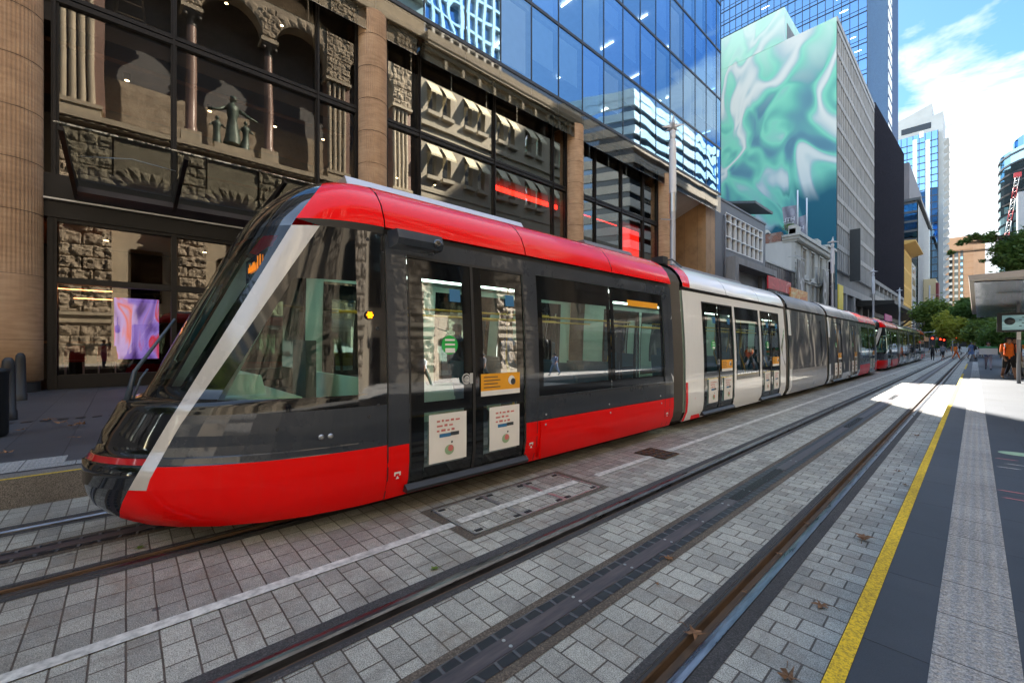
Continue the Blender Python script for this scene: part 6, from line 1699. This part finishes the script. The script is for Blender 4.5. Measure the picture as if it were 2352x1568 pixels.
tree('street_tree', 'small dark bushy tree behind the departure sign', (5.6, 46, .3), 1.6,
     [px_blob(2295, 770, 44, 24), px_blob(2315, 775, 44, 22), px_blob(2278, 790, 44, 15), px_blob(2305, 800, 44, 14)], 9000, 'leaf_dark', .13, .12, 6)
tree('street_tree', 'small round dark tree between the far signals', (-4.9, 128, .1), 2.2, [px_blob(2165, 790, 126, 10), px_blob(2172, 782, 126, 8)], 2500, 'leaf_dark', .25, .15, 7)
tree('street_tree', 'dark tree in the background at the right end of the street', (14, 120, .3), 4.0, [px_blob(2330, 750, 110, 40), px_blob(2370, 740, 110, 50)], 6000, 'leaf_dark', .35, .3, 8)
tree('street_tree', 'broad tree standing behind the camera on the left, mirrored in the tram nose', (-9.5, -24, .3), 5.0, [((-9.5, -24, 9), 4.2), ((-6, -26, 8), 3.2), ((-12, -22, 10), 3.0), ((-8, -20, 11), 2.6)], 7000, 'leaf_mid', .30, .3, 11)
tree('street_tree', 'broad tree standing behind the camera in mid street, mirrored in the windscreen', (-1.5, -34, .3), 5.0, [((-1.5, -34, 9), 4.5), ((2.5, -36, 10), 3.6), ((-5, -33, 11), 3.0), ((0, -30, 7.5), 2.6)], 7000, 'leaf_mid', .32, .3, 12)
tree('roof_shrub', 'tiny shrub growing on the brick topped parapet', (-18.6, 72.5, 18.3), .3, [((-18.6, 72.5, 19.1), .7)], 500, 'leaf_mid', .1, .04, 9, group=None)
# ================================================================ PEOPLE
def person(label, foot, h, face, cl, pose='walk', detail=False, extra=None):
    """skin-modifier figure; face = heading angle (radians, 0 = +X); materials follow the nearest bone"""
    T = thing('person', label, 'person', foot)
    s = h/1.75; V = []; E = []; Rr = []; K = []
    def v(x, y, z, r, par=None, kind='torso'):
        V.append(Vector((x, y, z))*s); Rr.append(r*s)
        if par is not None: E.append((par, len(V)-1)); K.append(kind)
        return len(V)-1
    st = {'walk': .30, 'stand': .04, 'photo': .06}[pose]
    pel = v(0, 0, .95, .135)
    wst = v(0, 0, 1.10, .125, pel, 'torso'); chs = v(.01, 0, 1.32, .145, wst, 'torso'); nb = v(0, 0, 1.47, .075, chs, 'torso')
    nk = v(.015, 0, 1.53, .052, nb, 'skin'); hd = v(.03, 0, 1.62, .088, nk, 'skin'); ht = v(.02, 0, 1.70, .075, hd, 'skin')
    if detail: v(.125, 0, 1.615, .018, hd, 'skin')
    for sd in (1, -1):
        f = st*sd
        hp = v(0, .095*sd, .90, .10, pel, 'legs'); kn = v(f*.45+.03, .10*sd, .50, .062, hp, 'thigh')
        an = v(f*.95-(.05 if sd < 0 else 0), .10*sd, .10+(.06 if (sd < 0 and pose == 'walk') else 0), .040, kn, 'shin'); v(f*.95+.13, .105*sd, .045+(.02 if (sd < 0 and pose == 'walk') else 0), .038, an, 'shoe')
        sh = v(0, .19*sd, 1.42, .060, nb, 'torso')
        if pose == 'photo': el, wr = (.16, .27*sd, 1.20), (.28, .10*sd, 1.46)
        elif pose == 'hold' or (extra == 'board'): el, wr = (.05, .27*sd, 1.14), (.30, .15*sd, 1.18)
        else: el, wr = (-.10*sd*(1 if st > .1 else 0)+.01, .25*sd, 1.14), (-.22*sd*(1 if st > .1 else 0)+.08, .29*sd+(.08 if detail else 0), .90)
        e_ = v(*el, .045, sh, 'sleeve'); w_ = v(*wr, .027, e_, 'skin')
        d = (Vector(wr)-Vector(el)).normalized(); p = Vector(wr)+d*.075
        pm = v(*p, .030, w_, 'skin')
        if detail:
            for k in range(4):
                q1 = p+d*.05+Vector((0, (k-1.5)*.018, 0)); q2 = q1+d*(.028+.008*(k in (1, 2)))+Vector((.008, 0, -.01))
                a1 = v(*q1, .0095, pm, 'skin'); v(*q2, .008, a1, 'skin')
            a1 = v(*(Vector(wr)+d*.04+Vector((.03, -.01*sd, .01))), .011, w_, 'skin'); v(*(Vector(wr)+d*.075+Vector((.045, -.01*sd, .01))), .009, a1, 'skin')
    me = bpy.data.meshes.new('body'); me.from_pydata(V, E, []); o = bpy.data.objects.new('body', me); COL.objects.link(o)
    md = o.modifiers.new('s', 'SKIN'); sk = me.skin_vertices[0].data
    for i, r_ in enumerate(Rr):
        z = 1.0
        sk[i].radius = (r_*(.82 if i < 4 else 1), r_*(1.12 if i in (0, 1, 2) else 1))
    sk[0].use_root = True
    sb = o.modifiers.new('b', 'SUBSURF'); sb.levels = sb.render_levels = 2 if detail else 1
    dg = bpy.context.evaluated_depsgraph_get(); m2 = bpy.data.meshes.new_from_object(o.evaluated_get(dg)); o.modifiers.clear()
    o.data = m2; bpy.data.meshes.remove(me)
    order = ['torso', 'legs', 'thigh', 'shin', 'shoe', 'sleeve', 'skin']
    for k in order: m2.materials.append(MATS[cl.get(k, 'skin_tone')])
    for f in m2.polygons:
        c = f.center; best = (9, 0)
        for (a, b), kd in zip(E, K):
            A, Bv = V[a], V[b]; t = max(0, min(1, (c-A).dot(Bv-A)/max(1e-6, (Bv-A).length_squared))); dd = (c-(A+(Bv-A)*t)).length - .5*(Rr[a]*(1-t)+Rr[b]*t)
            if dd < best[0]: best = (dd, order.index(kd))
        f.material_index = best[1]; f.use_smooth = True
    if 'skirt' in cl:
        q = MB(); q.lathe([(.24*s, .50*s), (.17*s, .85*s), (.135*s, 1.06*s)], (0, 0, 0), 14, cap=False); w = q.build('skirt', cl['skirt'], None); w.parent = o
    q = MB(); q.lathe([(.093*s, -.06*s), (.108*s, .0), (.10*s, .06*s), (.06*s, .105*s), (0, .115*s)], (-.012*s, 0, 1.655*s), 14)
    q.v = [(x, y, z) if x < .04*s or z > 1.68*s else (.04*s+(x-.04*s)*.2, y, z) for x, y, z in q.v]
    w = q.build('hair', cl.get('hair', 'hair_dark'), None); w.parent = o
    if extra == 'backpack':
        q = MB(); q.lathe([(.10*s, 0), (.15*s, .08*s), (.15*s, .32*s), (.09*s, .42*s)], (-.20*s, 0, 1.04*s), 12)
        q.tube([(-.1*s, .12*s, 1.40*s), (.06*s, .14*s, 1.47*s), (.16*s, .13*s, 1.30*s), (.10*s, .15*s, 1.12*s)], .02*s, 6); q.tube([(-.1*s, -.12*s, 1.40*s), (.06*s, -.14*s, 1.47*s), (.16*s, -.13*s, 1.30*s), (.10*s, -.15*s, 1.12*s)], .02*s, 6)
        w = q.build('backpack', 'cloth_black', None); w.parent = o
    if extra == 'camera':
        q = MB(); q.box(.30*s, .38*s, -.07*s, .07*s, 1.50*s, 1.60*s); q.lathe([(.035*s, 0), (.035*s, .07*s)], (.38*s, 0, 1.55*s), 12, ax='x'); w = q.build('camera_body', 'gloss_black', None); w.parent = o
    o.parent = T; T.rotation_euler = (0, 0, face); ORG[o.name] = (0, 0, 0)
    return T
def gp(px, Y): p = at_y(px, 850, Y); return (p[0], Y, .30)
toward = R(-90)
om = gp(2317, 26.2)
person('man in an orange shirt, black shorts and tan boots with a backpack', (om[0], om[1], .30), 1.70, toward+.25, dict(torso='cloth_orange', sleeve='cloth_orange', legs='cloth_black', thigh='cloth_black', shin='skin_tone', shoe='boots_tan', skin='skin_tone'), 'walk', True, 'backpack')
wm = gp(2270, 35.5)
W_ = person('woman in pale trousers and dark bag holding a white board on the platform', (wm[0], wm[1], .30), 1.55, toward, dict(torso='cloth_lilac', sleeve='cloth_lilac', legs='cloth_blue', thigh='cloth_lilac', shin='cloth_lilac', shoe='cloth_black'), 'walk', True, 'board')
T = thing('white_board', 'white board with a green top edge held by the woman on the platform', 'board', (wm[0], wm[1]-.38, 1.35))
MB().box(wm[0]-.34, wm[0]+.34, wm[1]-.41, wm[1]-.39, 1.17, 1.52).build('sheet', 'white_plain', T); MB().box(wm[0]-.34, wm[0]+.34, wm[1]-.415, wm[1]-.385, 1.52, 1.62).build('header', 'sign_green', T)
PP = [(2329, 27.5, 1.7, toward+.4, dict(torso='cloth_black', sleeve='cloth_black', legs='cloth_black', thigh='cloth_black', shin='cloth_black', shoe='cloth_grey'), 'person in black walking behind the man in orange'),
 (2322, 31.5, 1.62, toward-.2, dict(torso='cloth_white', sleeve='cloth_white', legs='cloth_black', thigh='cloth_black', shin='cloth_black', shoe='cloth_black'), 'person in a white top beside the cafe chairs'),
 (2231, 62, 1.65, toward+.6, dict(torso='cloth_blue', sleeve='cloth_blue', legs='cloth_blue', thigh='cloth_blue', shin='skin_tone', shoe='cloth_black', skirt='cloth_blue'), 'woman in a blue flared dress beside the tracks'),
 (2240, 63, 1.62, toward-.5, dict(torso='cloth_black', sleeve='cloth_black', legs='cloth_white', thigh='cloth_white', shin='cloth_white', shoe='cloth_black'), 'person in black top and pale trousers beside the woman in blue'),
 (2254, 74, 1.75, toward, dict(torso='cloth_white', sleeve='cloth_white', legs='cloth_black', thigh='cloth_black', shin='cloth_black', shoe='cloth_black'), 'man in a white shirt and black trousers far up the platform'),
 (2196, 72, 1.7, toward+1.0, dict(torso='cloth_orange', sleeve='cloth_orange', legs='cloth_orange', thigh='cloth_orange', shin='cloth_orange', shoe='cloth_black'), 'worker in orange overalls crossing the far tracks'),
 (2166, 70, 1.72, toward-.6, dict(torso='cloth_grey', sleeve='cloth_grey', legs='cloth_black', thigh='cloth_black', shin='skin_tone', shoe='cloth_black'), 'person in grey walking on the far left of the tracks'),
 (2142, 64, 1.72, toward, dict(torso='cloth_black', sleeve='cloth_black', legs='cloth_black', thigh='cloth_black', shin='cloth_black', shoe='cloth_black'), 'person in black close to the back of the second tram'),
 (2226, 110, 1.75, toward+1.4, dict(torso='cloth_black', sleeve='cloth_black', legs='cloth_black', thigh='cloth_black', shin='cloth_black', shoe='cloth_black'), 'dark figure striding across the far crossing'),
 (2204, 105, 1.75, toward-1.2, dict(torso='cloth_black', sleeve='cloth_black', legs='cloth_grey', thigh='cloth_grey', shin='cloth_grey', shoe='cloth_black'), 'dark figure in grey trousers at the far crossing')]
for px, Y, h, fa, cl, lb in PP:
    p = gp(px, Y); z = .30 if p[0] > PX else .02
    person(lb, (p[0], Y, z), h, fa, cl, 'walk')
# people on the right side footpath, seen mirrored in the tram, and the photographer behind the camera
person('photographer in a pale shirt holding up a camera, mirrored in the cab window', (1.0, -1.05, .30), 1.72, R(135), dict(torso='cloth_white', sleeve='cloth_white', legs='cloth_blue', thigh='cloth_blue', shin='cloth_blue', shoe='cloth_black'), 'photo', True, 'camera')
for (x, y, lb, fa) in ((C0+.2, 2.7, 'passenger in dark clothes standing inside the first tram door', R(10)), (C0-.5, 5.1, 'passenger in dark clothes standing in the aisle behind the first long window', R(80)), (C0+.3, 9.7, 'passenger standing inside the first door of the white car', R(20)), (C0-.1, 11.6, 'passenger standing behind the middle window of the white car', R(100))):
    t = person(lb, (x, y, .36), 1.68, fa, dict(torso='cloth_black' if y < 4 or y > 10 else 'cloth_blue', sleeve='cloth_black', legs='cloth_black', thigh='cloth_black', shin='cloth_black', shoe='cloth_black'), 'stand')
for (x, y, lb, cl, fa) in ((6.2, 8.2, 'pedestrian in a white top and dark trousers mirrored in the tram door', dict(torso='cloth_white', sleeve='cloth_white', legs='cloth_black', thigh='cloth_black', shin='cloth_black', shoe='cloth_white'), R(90)),
                            (5.6, 10.6, 'pedestrian in a grey shirt with red shoes mirrored in the tram window', dict(torso='cloth_grey', sleeve='cloth_grey', legs='cloth_black', thigh='cloth_black', shin='skin_tone', shoe='sticker_red'), R(90)),
                            (7.0, 16.5, 'pedestrian in a blue suit mirrored in the last window of the first car', dict(torso='cloth_blue', sleeve='cloth_blue', legs='cloth_blue', thigh='cloth_blue', shin='cloth_blue', shoe='cloth_black'), R(-90))):
    person(lb, (x, y, .30), 1.72, fa, cl, 'walk')
# ================================================================ SKY, SUN, CAMERA
SUN = Vector((-.492, .870, 0)).normalized()*math.cos(R(40)) + Vector((0, 0, math.sin(R(40))))
w = bpy.data.worlds.new('World'); SC.world = w; w.use_nodes = True
n = w.node_tree; n.nodes.clear()
out = n.nodes.new('ShaderNodeOutputWorld'); bg = n.nodes.new('ShaderNodeBackground')
sky = n.nodes.new('ShaderNodeTexSky'); sky.sky_type = 'NISHITA'; sky.sun_disc = False
sky.sun_elevation = R(40); sky.sun_rotation = math.atan2(SUN.x, SUN.y); sky.air_density = 1.0; sky.dust_density = .2; sky.ozone_density = 1.6
tc = n.nodes.new('ShaderNodeTexCoord'); mp = n.nodes.new('ShaderNodeMapping'); mp.inputs['Scale'].default_value = (1, 1, 2.2)
n.links.new(tc.outputs['Generated'], mp.inputs[0])
f = noisef(n, mp.outputs[0], 2.6, 7, .58, .3)
cm = ramp(n, f, [(.52, 0.0), (.60, 1.0)])
sp = n.nodes.new('ShaderNodeSeparateXYZ'); n.links.new(tc.outputs['Generated'], sp.inputs[0])
# thicker cloud low in the sky, clear overhead
lowm = ramp(n, math_(n, 'ADD', sp.outputs['Z'], math_(n, 'MULTIPLY', f, -.55)), [(-.20, .95), (.05, 0.0)])
front = ramp(n, sp.outputs['Y'], [(.55, 0.12), (.85, 1.0)])
cl = math_(n, 'MULTIPLY', math_(n, 'MAXIMUM', math_(n, 'MULTIPLY', cm, .85), lowm), front)
fr_ = ramp(n, sp.outputs['Y'], [(.25, (1.50, 1.24, 1.0)), (.80, (.15, .225, .285))])
c = mixc(n, cl, mixc(n, 1.0, sky.outputs[0], fr_, 'MULTIPLY'), (1.9, 1.95, 2.0))
n.links.new(c, bg.inputs[0]); bg.inputs[1].default_value = .135
n.links.new(bg.outputs[0], out.inputs[0])
L = bpy.data.lights.new('sun', 'SUN'); L.energy = 5.0; L.angle = R(.5); L.color = (1, .95, .87)
lo = bpy.data.objects.new('sun', L); COL.objects.link(lo); lo.rotation_euler = SUN.to_track_quat('Z', 'Y').to_euler()
cam = bpy.data.cameras.new('camera'); cam.sensor_width = 36; cam.lens = FP/2352*36; cam.clip_start = .05; cam.clip_end = 3000
cam.shift_y = (HYP-784)/2352
co = bpy.data.objects.new('camera', cam); COL.objects.link(co); co.location = (0, 0, CH); co.rotation_euler = (R(90), 0, TH)
SC.camera = co
SC.view_settings.view_transform = 'Standard'; SC.view_settings.look = 'None'; SC.view_settings.exposure = 2.7; SC.view_settings.gamma = 1
SC.cycles.max_bounces = 8; SC.cycles.transparent_max_bounces = 16; SC.cycles.glossy_bounces = 5; SC.cycles.diffuse_bounces = 4
SC.cycles.use_denoising = True; SC.cycles.sample_clamp_indirect = 8; SC.cycles.caustics_reflective = False; SC.cycles.caustics_refractive = False
